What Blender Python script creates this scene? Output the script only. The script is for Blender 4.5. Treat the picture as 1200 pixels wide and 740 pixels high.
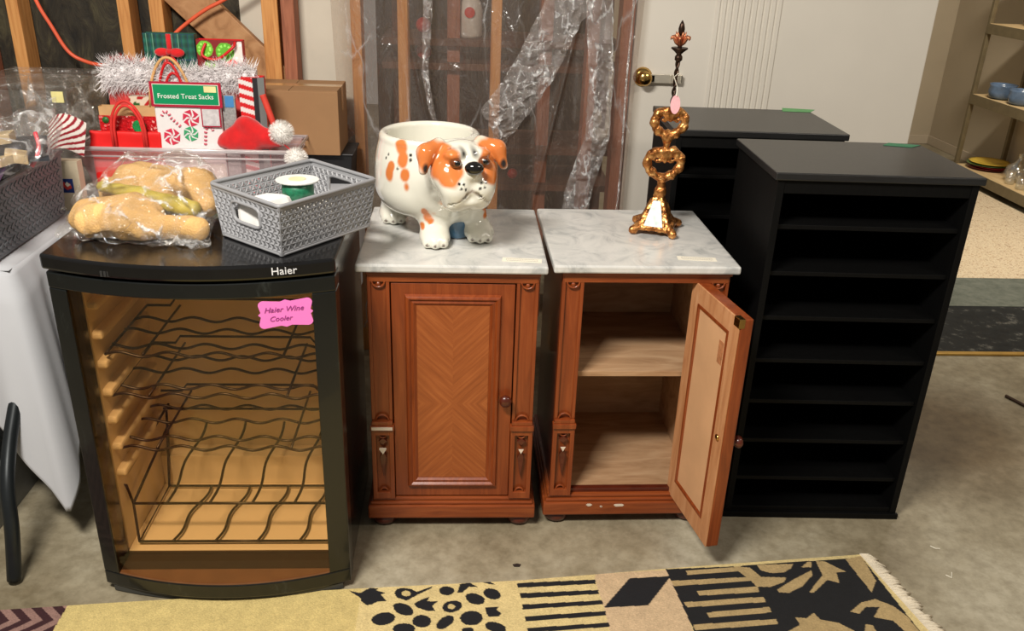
import bpy, bmesh, math, random
import numpy as np
from mathutils import Vector, Matrix
for o in list(bpy.data.objects): bpy.data.objects.remove(o)
SC = bpy.context.scene
COL = SC.collection
rnd = random.Random(7)
PI = math.pi
# ------------------------------------------------------------------ camera, world, lights, exposure
CAMP = (0.26696, -1.99967, 1.5555)
R_ = Vector((0.99823552, -0.04888808, 0.03370162)); U_ = Vector((-0.01096218, 0.40608446, 0.9137698)); F_ = Vector((0.05835815, 0.91252691, -0.40483201))
cd = bpy.data.cameras.new('camera'); cam = bpy.data.objects.new('camera', cd); COL.objects.link(cam)
M = Matrix(((R_.x, U_.x, -F_.x, CAMP[0]), (R_.y, U_.y, -F_.y, CAMP[1]), (R_.z, U_.z, -F_.z, CAMP[2]), (0, 0, 0, 1)))
cam.matrix_world = M; cd.sensor_width = 36; cd.lens = 1013.26 / 1200 * 36; cd.clip_start = .05
SC.camera = cam
W = bpy.data.worlds.new('world'); SC.world = W; W.use_nodes = True
W.node_tree.nodes['Background'].inputs[0].default_value = (1.0, .93, .84, 1); W.node_tree.nodes['Background'].inputs[1].default_value = .16
def area(name, loc, target, sx, sy, energy, color):
    l = bpy.data.lights.new(name, 'AREA'); l.shape = 'RECTANGLE'; l.size = sx; l.size_y = sy; l.energy = energy; l.color = color
    o = bpy.data.objects.new(name, l); COL.objects.link(o); o.location = loc
    o.rotation_euler = (Vector(target) - Vector(loc)).to_track_quat('-Z', 'Y').to_euler(); return o
area('ceiling_lamp', (-.55, -1.55, 2.75), (.35, .2, .4), .8, .22, 88, (1, .94, .86))
area('ceiling_lamp', (2.3, -1.2, 2.7), (1.6, .8, .3), .9, .22, 14, (1, .9, .78))
area('ceiling_lamp', (3.0, 2.2, 2.7), (3.6, 3.6, .2), .5, .2, 56, (1, .91, .78))
SC.view_settings.view_transform = 'Standard'; SC.view_settings.look = 'None'
SC.view_settings.gamma = 1; SC.view_settings.use_curve_mapping = False
SC.view_settings.exposure = 0.25

# ------------------------------------------------------------------ colours and materials
def lin(c):
    return tuple(((v / 255) / 12.92 if v / 255 <= .04045 else ((v / 255 + .055) / 1.055) ** 2.4) for v in c[:3]) + (1,)
class NT:
    def __init__(s, name):
        s.m = bpy.data.materials.new(name); s.m.use_nodes = True; s.t = s.m.node_tree; s.b = s.t.nodes['Principled BSDF']; s.out = s.t.nodes['Material Output']
    def n(s, typ, **kw):
        nd = s.t.nodes.new(typ)
        for k, v in kw.items():
            if k.startswith('i_'):
                nd.inputs[k[2:].replace('_', ' ')].default_value = v
            else: setattr(nd, k, v)
        return nd
    def l(s, a, b): s.t.links.new(a, b)
    def coord(s, scale=(1, 1, 1), rot=(0, 0, 0), kind='Object'):
        tc = s.n('ShaderNodeTexCoord'); mp = s.n('ShaderNodeMapping'); mp.inputs['Scale'].default_value = scale; mp.inputs['Rotation'].default_value = rot
        s.l(tc.outputs[kind], mp.inputs[0]); return mp.outputs[0]
    def noise(s, vec, scale=5, detail=4, rough=.55, dist=0):
        nd = s.n('ShaderNodeTexNoise'); nd.inputs['Scale'].default_value = scale; nd.inputs['Detail'].default_value = detail; nd.inputs['Roughness'].default_value = rough; nd.inputs['Distortion'].default_value = dist
        s.l(vec, nd.inputs['Vector']); return nd.outputs['Fac']
    def ramp(s, fac, stops):
        r = s.n('ShaderNodeValToRGB'); e = r.color_ramp.elements
        while len(e) < len(stops): e.new(.5)
        for i, (p, c) in enumerate(stops): e[i].position = p; e[i].color = c
        s.l(fac, r.inputs[0]); return r.outputs[0]
    def bump(s, fac, strength=.3, dist=.01):
        b = s.n('ShaderNodeBump'); b.inputs['Strength'].default_value = strength; b.inputs['Distance'].default_value = dist
        s.l(fac, b.inputs['Height']); s.l(b.outputs[0], s.b.inputs['Normal']); return b.outputs[0]
    def set(s, color=None, rough=None, metal=None, spec=None, coat=None, coatr=None, trans=None, ior=None, sheen=None, sss=None):
        I = s.b.inputs
        if color is not None: I['Base Color'].default_value = color
        if rough is not None: I['Roughness'].default_value = rough
        if metal is not None: I['Metallic'].default_value = metal
        if spec is not None: I['Specular IOR Level'].default_value = spec
        if coat is not None: I['Coat Weight'].default_value = coat
        if coatr is not None: I['Coat Roughness'].default_value = coatr
        if trans is not None: I['Transmission Weight'].default_value = trans
        if ior is not None: I['IOR'].default_value = ior
        if sheen is not None: I['Sheen Weight'].default_value = sheen
        return s
def plain(name, c, rough=.5, metal=0, var=.12, scale=20, bump=0, bscale=60, **kw):
    t = NT(name); t.set(rough=rough, metal=metal, **kw)
    v = t.coord(); f = t.noise(v, scale)
    a = lin(c); lo = tuple(x * (1 - var) for x in a[:3]) + (1,); hi = tuple(min(1, x * (1 + var)) for x in a[:3]) + (1,)
    t.l(t.ramp(f, [(.3, lo), (.7, hi)]), t.b.inputs['Base Color'])
    if bump: t.bump(t.noise(v, bscale, 3), bump, .004)
    return t.m
def wood(name, cs, scale=(14, 14, 1.2), rough=.35, coat=.3, bump=.1, nscale=4, dist=1.2):
    t = NT(name); t.set(rough=rough, coat=coat, coatr=.2)
    v = t.coord(scale); f = t.noise(v, nscale, 6, .6, dist)
    k = len(cs); st = [(.25 + .5 * i / (k - 1), lin(c)) for i, c in enumerate(cs)]
    t.l(t.ramp(f, st), t.b.inputs['Base Color'])
    if bump: t.bump(t.noise(t.coord(tuple(s * 4 for s in scale)), nscale, 3), bump, .002)
    return t.m
def attr_mat(name, rough=.5, coat=0, bump=0, bscale=200, sheen=0, layer='Col', var=0):
    t = NT(name); t.set(rough=rough, coat=coat, coatr=.05, sheen=sheen)
    a = t.n('ShaderNodeAttribute'); a.attribute_name = layer
    if var:
        f = t.noise(t.coord(), 35, 5, .7); mx = t.n('ShaderNodeMix'); mx.data_type = 'RGBA'; mx.blend_type = 'MULTIPLY'; mx.inputs[0].default_value = 1
        t.l(a.outputs['Color'], mx.inputs[6]); t.l(t.ramp(f, [(.25, (1 - var,) * 3 + (1,)), (.75, (1, 1, 1, 1))]), mx.inputs[7]); t.l(mx.outputs[2], t.b.inputs['Base Color'])
    else: t.l(a.outputs['Color'], t.b.inputs['Base Color'])
    if bump: t.bump(t.noise(t.coord(), bscale, 2), bump, .003)
    return t.m
def film(name, tint, transp, rough=.08, diff=(200, 200, 200), dmix=.1, bump=1.0, bscale=(9, 9, 9), bdist=.02, gl=1.0, detail=4, lines=None):
    """clear plastic film: mostly see-through, some gloss, a little milky"""
    t = NT(name); t.t.nodes.remove(t.b)
    tr = t.n('ShaderNodeBsdfTransparent'); tr.inputs[0].default_value = tint
    gs = t.n('ShaderNodeBsdfGlossy'); gs.inputs['Roughness'].default_value = rough; gs.inputs['Color'].default_value = (gl, gl, gl, 1)
    df = t.n('ShaderNodeBsdfDiffuse'); df.inputs[0].default_value = lin(diff)
    v = t.coord(bscale); f = t.noise(v, 1, detail, .6, .8)
    bp = t.n('ShaderNodeBump'); bp.inputs['Strength'].default_value = bump; bp.inputs['Distance'].default_value = bdist
    t.l(f, bp.inputs['Height']); t.l(bp.outputs[0], gs.inputs['Normal'])
    m1 = t.n('ShaderNodeMixShader'); m1.inputs[0].default_value = dmix; t.l(gs.outputs[0], m1.inputs[1]); t.l(df.outputs[0], m1.inputs[2])
    m2 = t.n('ShaderNodeMixShader'); m2.inputs[0].default_value = transp; t.l(m1.outputs[0], m2.inputs[1]); t.l(tr.outputs[0], m2.inputs[2])
    if lines:                                   # folded-film creases are less clear than the flat film
        sc, wd, op = lines; vo = t.n('ShaderNodeTexVoronoi'); vo.feature = 'DISTANCE_TO_EDGE'; vo.inputs['Scale'].default_value = 1
        cv = t.coord(sc); nz = t.n('ShaderNodeTexNoise'); nz.inputs['Scale'].default_value = 1.3; nz.inputs['Detail'].default_value = 3; t.l(cv, nz.inputs['Vector'])
        mv = t.n('ShaderNodeMix'); mv.data_type = 'VECTOR'; mv.inputs[0].default_value = .45; t.l(cv, mv.inputs[4]); t.l(nz.outputs['Color'], mv.inputs[5]); t.l(mv.outputs[1], vo.inputs['Vector'])
        r = t.ramp(vo.outputs['Distance'], [(0, (1, 1, 1, 1)), (wd, (0, 0, 0, 1))]); n2 = t.noise(cv, .9, 3)
        k = t.n('ShaderNodeMath'); k.operation = 'MULTIPLY'; t.l(r, k.inputs[0]); t.l(t.ramp(n2, [(.42, (0, 0, 0, 1)), (.62, (1, 1, 1, 1))]), k.inputs[1])
        k2 = t.n('ShaderNodeMath'); k2.operation = 'MULTIPLY'; k2.inputs[1].default_value = op; t.l(k.outputs[0], k2.inputs[0])
        d2 = t.n('ShaderNodeBsdfDiffuse'); d2.inputs[0].default_value = (.95, .95, .95, 1); g2 = t.n('ShaderNodeBsdfGlossy'); g2.inputs['Roughness'].default_value = .3; t.l(bp.outputs[0], g2.inputs['Normal'])
        m4 = t.n('ShaderNodeMixShader'); m4.inputs[0].default_value = .45; t.l(g2.outputs[0], m4.inputs[1]); t.l(d2.outputs[0], m4.inputs[2])
        m3 = t.n('ShaderNodeMixShader'); t.l(k2.outputs[0], m3.inputs[0]); t.l(m2.outputs[0], m3.inputs[1]); t.l(m4.outputs[0], m3.inputs[2]); m2 = m3
    t.l(m2.outputs[0], t.out.inputs[0]); return t.m

# ------------------------------------------------------------------ mesh builder
class MB:
    def __init__(s): s.v = []; s.f = []
    def add(s, vs, fs):
        b = len(s.v); s.v += [tuple(p) for p in vs]; s.f += [tuple(i + b for i in f) for f in fs]; return s
    def box(s, x0, x1, y0, y1, z0, z1):
        return s.add([(x0, y0, z0), (x1, y0, z0), (x1, y1, z0), (x0, y1, z0), (x0, y0, z1), (x1, y0, z1), (x1, y1, z1), (x0, y1, z1)],
                     [(0, 3, 2, 1), (4, 5, 6, 7), (0, 1, 5, 4), (1, 2, 6, 5), (2, 3, 7, 6), (3, 0, 4, 7)])
    def obox(s, c, ex, ey, ez):
        c = Vector(c); ex = Vector(ex); ey = Vector(ey); ez = Vector(ez)
        vs = [c + a * ex + b * ey + d * ez for d in (-1, 1) for a, b in ((-1, -1), (1, -1), (1, 1), (-1, 1))]
        return s.add(vs, [(0, 3, 2, 1), (4, 5, 6, 7), (0, 1, 5, 4), (1, 2, 6, 5), (2, 3, 7, 6), (3, 0, 4, 7)])
    def tube(s, path, r, n=8, closed=False):
        P = [Vector(p) for p in path]; m = len(P); rs = r if isinstance(r, (list, tuple)) else [r] * m
        vs = []; fs = []; prev = None
        for i, p in enumerate(P):
            a = P[(i - 1) % m] if (closed or i > 0) else P[i]; b = P[(i + 1) % m] if (closed or i < m - 1) else P[i]
            t = (b - a).normalized() if (b - a).length > 1e-9 else Vector((0, 0, 1))
            if prev is None:
                u = t.orthogonal().normalized()
            else:
                u = (prev - t * prev.dot(t)); u = u.normalized() if u.length > 1e-6 else t.orthogonal().normalized()
            prev = u; w = t.cross(u)
            for k in range(n):
                a_ = 2 * PI * k / n; vs.append(p + (u * math.cos(a_) + w * math.sin(a_)) * rs[i])
        seg = m if closed else m - 1
        for i in range(seg):
            for k in range(n):
                a0 = i * n + k; a1 = i * n + (k + 1) % n; b0 = ((i + 1) % m) * n + k; b1 = ((i + 1) % m) * n + (k + 1) % n
                fs.append((a0, a1, b1, b0))
        if not closed:
            fs.append(tuple(reversed(range(n)))); fs.append(tuple((m - 1) * n + k for k in range(n)))
        return s.add(vs, fs)
    def lathe(s, prof, c=(0, 0, 0), n=24, sx=1, sy=1, rot=None):
        vs = []; fs = []; m = len(prof)
        for r, z in prof:
            for k in range(n):
                a = 2 * PI * k / n; p = Vector((r * math.cos(a) * sx, r * math.sin(a) * sy, z))
                if rot is not None: p = rot @ p
                vs.append(p + Vector(c))
        for i in range(m - 1):
            for k in range(n):
                fs.append((i * n + k, i * n + (k + 1) % n, (i + 1) * n + (k + 1) % n, (i + 1) * n + k))
        fs.append(tuple(reversed(range(n)))); fs.append(tuple((m - 1) * n + k for k in range(n)))
        return s.add(vs, fs)
    def ball(s, c, rx, ry=None, rz=None, n=16, m=10):
        ry = ry or rx; rz = rz or rx
        vs = []; fs = []
        for i in range(1, m):
            ph = PI * i / m
            for k in range(n):
                a = 2 * PI * k / n; vs.append((c[0] + rx * math.sin(ph) * math.cos(a), c[1] + ry * math.sin(ph) * math.sin(a), c[2] - rz * math.cos(ph)))
        for i in range(m - 2):
            for k in range(n): fs.append((i * n + k, i * n + (k + 1) % n, (i + 1) * n + (k + 1) % n, (i + 1) * n + k))
        b = len(vs); vs.append((c[0], c[1], c[2] - rz)); vs.append((c[0], c[1], c[2] + rz))
        for k in range(n):
            fs.append((b, (k + 1) % n, k)); fs.append((b + 1, (m - 2) * n + k, (m - 2) * n + (k + 1) % n))
        return s.add(vs, fs)
    def prism(s, poly, o, ex, ey, ez):
        """polygon in (ex,ey) plane at o, extruded by ez"""
        o = Vector(o); ex = Vector(ex); ey = Vector(ey); ez = Vector(ez); n = len(poly)
        vs = [o + ex * a + ey * b for a, b in poly] + [o + ex * a + ey * b + ez for a, b in poly]
        fs = [tuple(range(n - 1, -1, -1)), tuple(range(n, 2 * n))] + [(i, (i + 1) % n, n + (i + 1) % n, n + i) for i in range(n)]
        return s.add(vs, fs)
    def frame(s, x0, x1, z0, z1, prof, y=0, mp=None):
        """mitred moulding round a rectangle in the xz plane; prof = (inset, out) points, out is towards -y"""
        n = len(prof); vs = []
        for cx, cz, sx, sz in ((x0, z0, 1, 1), (x1, z0, -1, 1), (x1, z1, -1, -1), (x0, z1, 1, -1)):
            for i, o in prof: vs.append((cx + sx * i, y - o, cz + sz * i))
        fs = [(c * n + k, ((c + 1) % 4) * n + k, ((c + 1) % 4) * n + (k + 1) % n, c * n + (k + 1) % n) for c in range(4) for k in range(n)]
        if mp: vs = [mp(p) for p in vs]
        return s.add(vs, fs)
    def grid(s, fn, nu, nv, closeu=False):
        vs = [fn(i / nu, j / nv) for j in range(nv + 1) for i in range(nu + 1)]
        fs = [(j * (nu + 1) + i, j * (nu + 1) + i + 1, (j + 1) * (nu + 1) + i + 1, (j + 1) * (nu + 1) + i) for j in range(nv) for i in range(nu)]
        return s.add(vs, fs)
    def xf(s, mat): s.v = [tuple(mat @ Vector(p)) for p in s.v]; return s
    def build(s, name, mat, parent=None, bevel=0, smooth=False, solid=0, sub=0, fix=True, auto=True):
        me = bpy.data.meshes.new(name); me.from_pydata(s.v, [], s.f); me.update()
        if fix:
            bm = bmesh.new(); bm.from_mesh(me); bmesh.ops.recalc_face_normals(bm, faces=bm.faces); bm.to_mesh(me); bm.free()
        me.materials.append(mat); o = bpy.data.objects.new(name, me); COL.objects.link(o)
        root = parent
        while root is not None and root.parent is not None: root = root.parent
        if root is not None and root.get('_wb'):           # verts given in world: bring to the root's frame
            inv = Matrix.Translation(root.location) @ root.rotation_euler.to_matrix().to_4x4(); me.transform(inv.inverted())
        if parent is not None: o.parent = parent
        if bevel:
            b = o.modifiers.new('bevel', 'BEVEL'); b.width = bevel; b.segments = 2; b.limit_method = 'ANGLE'; b.angle_limit = .6
        if solid:
            b = o.modifiers.new('solid', 'SOLIDIFY'); b.thickness = solid; b.offset = 0
        if sub:
            b = o.modifiers.new('sub', 'SUBSURF'); b.levels = b.render_levels = sub
        if smooth:
            me.polygons.foreach_set('use_smooth', [True] * len(me.polygons))
        return o
def tag(o, label=None, cat=None, group=None, kind=None):
    if label: o['label'] = label
    if cat: o['category'] = cat
    if group: o['group'] = group
    if kind: o['kind'] = kind
    return o
def thing(name, loc, label, cat, group=None, rz=0, world=True):
    e = bpy.data.objects.new(name, None); COL.objects.link(e); e.location = loc; e.rotation_euler = (0, 0, rz); e.empty_display_size = .05
    if world: e['_wb'] = 1
    return tag(e, label, cat, group)
def struct(name, mb, mat, **k): return tag(mb.build(name, mat, **k), kind='structure')
def text_mb(body, size, o, ex, ey, ez, depth=.0008, center=True, shear=0):
    """lettering as mesh: ex reading direction, ey up, ez outwards (unit vectors)"""
    cu = bpy.data.curves.new('lettering', 'FONT'); cu.body = body; cu.size = size; cu.extrude = depth; cu.resolution_u = 3; cu.shear = shear
    cu.align_x = 'CENTER' if center else 'LEFT'
    ob = bpy.data.objects.new('lettering', cu); COL.objects.link(ob)
    dg = bpy.context.evaluated_depsgraph_get(); me = bpy.data.meshes.new_from_object(ob.evaluated_get(dg))
    mb = MB(); ex = Vector(ex).normalized(); ey = Vector(ey).normalized(); ez = Vector(ez).normalized(); o = Vector(o)
    mb.add([o + ex * v.co.x + ey * v.co.y + ez * v.co.z for v in me.vertices], [tuple(p.vertices) for p in me.polygons])
    bpy.data.objects.remove(ob); bpy.data.meshes.remove(me); return mb
# ------------------------------------------------------------------ implicit surfaces (surface nets) for organic shapes
def nets(fn, lo, hi, h):
    n = [int(math.ceil((hi[i] - lo[i]) / h)) + 1 for i in range(3)]
    ax = [lo[i] + h * np.arange(n[i]) for i in range(3)]
    X, Y, Z = np.meshgrid(*ax, indexing='ij'); D = fn(X, Y, Z); D = np.where(D == 0, 1e-9, D)
    S = D < 0; nx, ny, nz = n
    acc = np.zeros((nx - 1, ny - 1, nz - 1, 3)); cnt = np.zeros((nx - 1, ny - 1, nz - 1))
    sl = lambda a, b: slice(a, (b if b else None))
    G = np.stack([X, Y, Z], -1)
    for axis in range(3):
        for a in (0, 1):
            for b in (0, 1):
                off0 = [0, 0, 0]; oth = [k for k in range(3) if k != axis]; off0[oth[0]] = a; off0[oth[1]] = b; off1 = list(off0); off1[axis] = 1
                s0 = tuple(slice(off0[k], off0[k] + n[k] - 1) for k in range(3)); s1 = tuple(slice(off1[k], off1[k] + n[k] - 1) for k in range(3))
                c = S[s0] != S[s1]; t = np.where(c, D[s0] / np.where(c, D[s0] - D[s1], 1), 0)[..., None]
                acc += np.where(c[..., None], G[s0] * (1 - t) + G[s1] * t, 0); cnt += c
    act = cnt > 0; idx = -np.ones(act.shape, int); idx[act] = np.arange(act.sum()); V = acc[act] / cnt[act][:, None]
    F = []
    for axis in range(3):
        oth = [k for k in range(3) if k != axis]; u, v = oth
        s0 = [slice(1, n[k] - 1) for k in range(3)]; s0[axis] = slice(0, n[axis] - 1); s1 = list(s0); s1[axis] = slice(1, n[axis])
        ch = S[tuple(s0)] != S[tuple(s1)]; ii = np.argwhere(ch)
        if len(ii) == 0: continue
        base = ii.copy(); base[:, u] += 1; base[:, v] += 1
        inside = S[tuple(s0)][ch]
        def cell(du, dv):
            q = base.copy(); q[:, u] -= du; q[:, v] -= dv; return idx[q[:, 0], q[:, 1], q[:, 2]]
        q = np.stack([cell(1, 1), cell(0, 1), cell(0, 0), cell(1, 0)], 1)
        flip = inside ^ (axis == 1); q[~flip] = q[~flip][:, ::-1]; F.append(q)
    F = np.concatenate(F); F = F[(F >= 0).all(1)]
    return V, F
def nets_obj(name, fn, lo, hi, h, mat, parent=None, color=None):
    V, F = nets(fn, lo, hi, h); mb = MB(); mb.v = [tuple(p) for p in V.tolist()]; mb.f = [tuple(f) for f in F.tolist()]
    o = mb.build(name, mat, parent, smooth=True, fix=False)
    if color is not None: paint(o, color(V))
    return o
def paint(o, cols):
    a = o.data.color_attributes.new('Col', 'FLOAT_COLOR', 'POINT'); c = np.ones((len(cols), 4)); c[:, :3] = cols; a.data.foreach_set('color', c.ravel())
def smin(a, b, k):
    h = np.clip(.5 + .5 * (b - a) / k, 0, 1); return b * (1 - h) + a * h - k * h * (1 - h)
def ell(X, Y, Z, c, r, M3=None):
    x, y, z = X - c[0], Y - c[1], Z - c[2]
    if M3 is not None: x, y, z = (M3[i][0] * x + M3[i][1] * y + M3[i][2] * z for i in range(3))
    k = np.sqrt((x / r[0]) ** 2 + (y / r[1]) ** 2 + (z / r[2]) ** 2); return (k - 1) * min(r)
def cap(X, Y, Z, a, b, ra, rb):
    a = np.array(a); b = np.array(b); d = b - a; t = np.clip(((X - a[0]) * d[0] + (Y - a[1]) * d[1] + (Z - a[2]) * d[2]) / (d @ d), 0, 1)
    return np.sqrt((X - a[0] - t * d[0]) ** 2 + (Y - a[1] - t * d[1]) ** 2 + (Z - a[2] - t * d[2]) ** 2) - (ra + (rb - ra) * t)
def wob(X, Y, Z, s, seed=0):
    q = np.random.RandomState(seed); r = 0
    for i in range(6):
        k = q.randn(3); k = k / np.linalg.norm(k) * s * (1 + i * .5); r = r + np.sin(X * k[0] + Y * k[1] + Z * k[2] + q.rand() * 6.28) / (1 + i * .4)
    return r / 3
def rotz(a): return Matrix.Rotation(a, 4, 'Z')

def crease(X, Y, Z, s, seed=0, n=5):
    """sharp folded-film relief: ridges where slanted planes meet"""
    q = np.random.RandomState(seed); r = 0
    for i in range(n):
        k = q.randn(3); k = k / np.linalg.norm(k) * s * (1 + .55 * i); r = r + np.abs(np.sin(X * k[0] + Y * k[1] + Z * k[2] + q.rand() * 6.28 + .8 * np.sin(X * k[1] * .6 + Z * k[0] * .5))) / (1 + .5 * i)
    return r / 2 - .73
# ------------------------------------------------------------------ setting materials
def concrete():
    t = NT('concrete_floor'); t.set(rough=.5, spec=.35); v = t.coord()
    a = t.noise(v, 1.6, 8, .65, .3); b = t.noise(v, 22, 6, .7)
    c1 = t.ramp(a, [(.32, lin((120, 108, 84))), (.5, lin((158, 148, 124))), (.66, lin((184, 176, 154)))])
    c2 = t.ramp(b, [(.34, (.62, .6, .56, 1)), (.6, (1, 1, 1, 1))])
    mx = t.n('ShaderNodeMix'); mx.data_type = 'RGBA'; mx.blend_type = 'MULTIPLY'; mx.inputs[0].default_value = .8; t.l(c1, mx.inputs[6]); t.l(c2, mx.inputs[7])
    # old brown stain with a shape of its own, beside the black shelf unit
    g = t.n('ShaderNodeTexGradient'); g.gradient_type = 'SPHERICAL'; tc = t.n('ShaderNodeTexCoord'); mp = t.n('ShaderNodeMapping'); mp.vector_type = 'TEXTURE'
    mp.inputs['Location'].default_value = (2.0, .62, 0); mp.inputs['Scale'].default_value = (.42, .36, 1); t.l(tc.outputs['Object'], mp.inputs[0])
    nz = t.n('ShaderNodeTexNoise'); nz.inputs['Scale'].default_value = 2.5; t.l(mp.outputs[0], nz.inputs['Vector'])
    ad = t.n('ShaderNodeMix'); ad.data_type = 'VECTOR'; ad.inputs[0].default_value = .3; t.l(mp.outputs[0], ad.inputs[4]); t.l(nz.outputs['Color'], ad.inputs[5]); t.l(ad.outputs[1], g.inputs[0])
    st = t.ramp(g.outputs['Fac'], [(0, (1, 1, 1, 1)), (.6, lin((176, 160, 140)))])
    m2 = t.n('ShaderNodeMix'); m2.data_type = 'RGBA'; m2.blend_type = 'MULTIPLY'; m2.inputs[0].default_value = 1; t.l(mx.outputs[2], m2.inputs[6]); t.l(st, m2.inputs[7])
    t.l(m2.outputs[2], t.b.inputs['Base Color']); t.bump(b, .15, .003); return t.m
M_CONC = concrete()
M_WHITE = plain('white_wall_board', (214, 208, 196), .55, var=.03, scale=3)
M_BEIGE = plain('beige_wall_paint', (178, 164, 140), .7, var=.03, scale=3)
M_BEIGE2 = plain('beige_trim_paint', (182, 168, 146), .5, var=.03)
M_DRY = plain('drywall_back', (205, 198, 182), .8, var=.05, scale=6)
M_STUD = wood('pine_stud', [(176, 112, 56), (206, 144, 80), (222, 164, 98)], (16, 16, 1.0), .65, 0, .1)
M_DARKST = wood('dark_stud', [(128, 74, 50), (158, 96, 68), (176, 112, 82)], (18, 18, 1.0), .7, 0, .1)
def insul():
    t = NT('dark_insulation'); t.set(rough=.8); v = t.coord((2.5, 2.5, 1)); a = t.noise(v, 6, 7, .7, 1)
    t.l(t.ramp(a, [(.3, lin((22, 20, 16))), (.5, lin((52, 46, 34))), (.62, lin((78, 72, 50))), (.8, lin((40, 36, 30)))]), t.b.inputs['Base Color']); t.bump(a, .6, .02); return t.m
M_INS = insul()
# ------------------------------------------------------------------ the setting
struct('floor', MB().box(-3.5, 6, -3.6, 6.5, -.1, 0), M_CONC)
struct('wall_back', MB().box(.865, 1.932, 1.15, 1.25, 0, 2.9), M_WHITE, bevel=.004)
tr = MB()
for k in range(11):
    x = 1.14 + k * .0218
    tr.add([(x, 1.15, 0), (x + .016, 1.15, 0), (x + .012, 1.143, 0), (x + .004, 1.143, 0), (x, 1.15, 2.9), (x + .016, 1.15, 2.9), (x + .012, 1.143, 2.9), (x + .004, 1.143, 2.9)],
           [(0, 1, 2, 3), (7, 6, 5, 4), (0, 3, 7, 4), (3, 2, 6, 7), (2, 1, 5, 6), (1, 0, 4, 5)])
struct('trim_1', tr, M_WHITE)
struct('wall_right', MB().box(4.30, 4.42, -3.6, 6.5, 0, 2.9), M_BEIGE)
struct('wall_far', MB().box(.2, 4.3, 5.3, 5.42, 0, 2.9), M_BEIGE)
struct('baseboard_far', MB().box(.2, 4.3, 5.285, 5.3, 0, .075), M_BEIGE2, bevel=.004)
struct('baseboard_right', MB().box(4.285, 4.3, -3.6, 5.285, 0, .075), M_BEIGE2, bevel=.004)
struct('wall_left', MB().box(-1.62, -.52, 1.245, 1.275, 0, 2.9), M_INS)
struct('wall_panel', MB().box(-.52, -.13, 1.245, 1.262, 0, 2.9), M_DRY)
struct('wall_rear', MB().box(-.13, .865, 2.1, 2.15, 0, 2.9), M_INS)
def stud(x, label, w=.04, m=None, y=1.15, d=.09):
    return tag(MB().box(x, x + w, y, y + d, 0, 2.7).build('wall_stud', m or M_STUD, bevel=.003), label, 'stud')
stud(-1.27, 'pale pine wall stud at the far left of the photo')
stud(-1.42, 'reddish pine stud cut off by the left photo edge', .06, M_DARKST)
stud(-.905, 'pine stud rising behind the plaid gift bag, left of a doubled pair')
stud(-.80, 'pine stud to the right of the doubled pair, behind the plaid gift bag', .045)
stud(-.425, 'pine stud left of the bare white wallboard, crossing the diagonal brace', .055)
stud(-.36, 'darker pine stud nailed right of the brace beside white wallboard', .045, M_DARKST)
stud(-.125, 'bright pine stud behind the left edge of the plastic sheet', .036)
stud(.035, 'pine stud behind the plastic sheet, second from its left edge', .036)
stud(.36, 'pine stud behind the plastic sheet left of the long bright fold', .036)
stud(.70, 'reddish stud behind the plastic sheet right of its bright fold', .04, M_DARKST)
stud(.815, 'reddish stud at the right edge of the plastic sheet', .045, M_DARKST)
stud(.20, 'dim reddish stud set farther back between two pine studs behind plastic', .05, M_DARKST, 1.5)
stud(.56, 'dim reddish stud farther back beside the bright plastic fold', .05, M_DARKST, 1.5)
mb = MB(); dv = Vector((.197, 0, -.193)).normalized(); pv = Vector((.193, 0, .197)).normalized()
mb.obox(Vector((-.60, 1.195, 1.24)), dv * .6, Vector((0, .018, 0)), pv * .062)
tag(mb.build('diagonal_brace', wood('brace_wood', [(140, 96, 56), (176, 128, 84), (196, 150, 104)], (4, 4, 4), .6, 0), bevel=.003), 'broad diagonal timber brace slanting down behind the gift bags', 'brace')
# rear storage rack seen through the plastic
M_RACK = wood('rack_wood', [(74, 46, 32), (98, 64, 46), (116, 78, 58)], (3, 3, 3), .8, 0)
rk = thing('storage_rack', (.35, 1.7, 0), 'dim wooden storage rack behind the plastic sheet', 'rack')
for z in (.585, .74, 1.06, 1.15):
    MB().box(-.05, .88, 1.46 if z != .74 else 1.44, 1.8, z, z + .025).build('shelf_board', M_RACK, rk)
for x in (-.02, .83): MB().box(x, x + .03, 1.62, 1.8, 0, 2.0).build('post', M_RACK, rk)
M_REDP = plain('red_ball_gloss', (214, 50, 44), .3)
for x, y, z, r, lb in ((.101, 1.66, 1.175, .03, 'blurred red ball behind the plastic sheet, topmost of the red ones'), (.108, 1.56, 1.085, .03, 'blurred red ball behind the plastic sheet, below the topmost one'), (.474, 1.55, .61, .022, 'small red ball low behind the plastic, right of the bulldog head')):
    tag(MB().ball((x, y, z + r), r, n=20, m=14).build('red_ball', M_REDP, smooth=True), lb, 'ball')
j = thing('plastic_jug', (.286, 1.56, 1.175), 'white jug with a red round mark, blurred behind the plastic sheet', 'jug')
MB().lathe([(.045, 0), (.05, .01), (.05, .10), (.044, .13), (.02, .16), (.018, .18)], (.286, 1.56, 1.175)).build('body', plain('white_jug', (225, 222, 215), .4), j, smooth=True)
MB().lathe([(.022, .18), (.022, .2)], (.286, 1.56, 1.175)).build('cap', M_REDP, j)
MB().lathe([(.02, 0), (.02, .004)], (.286, 1.509, 1.27), rot=Matrix.Rotation(PI / 2, 3, 'X')).build('round_mark', M_REDP, j)
j = thing('white_figurine', (.80, 1.56, .765), 'white snowman-like lump blurred low behind the right side of the plastic', 'figurine')
MB().ball((.80, 1.56, .80), .06, .05, .035).ball((.80, 1.56, .87), .035, .035, .04).build('body', plain('white_figure', (228, 228, 224), .5), j, smooth=True)
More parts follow.
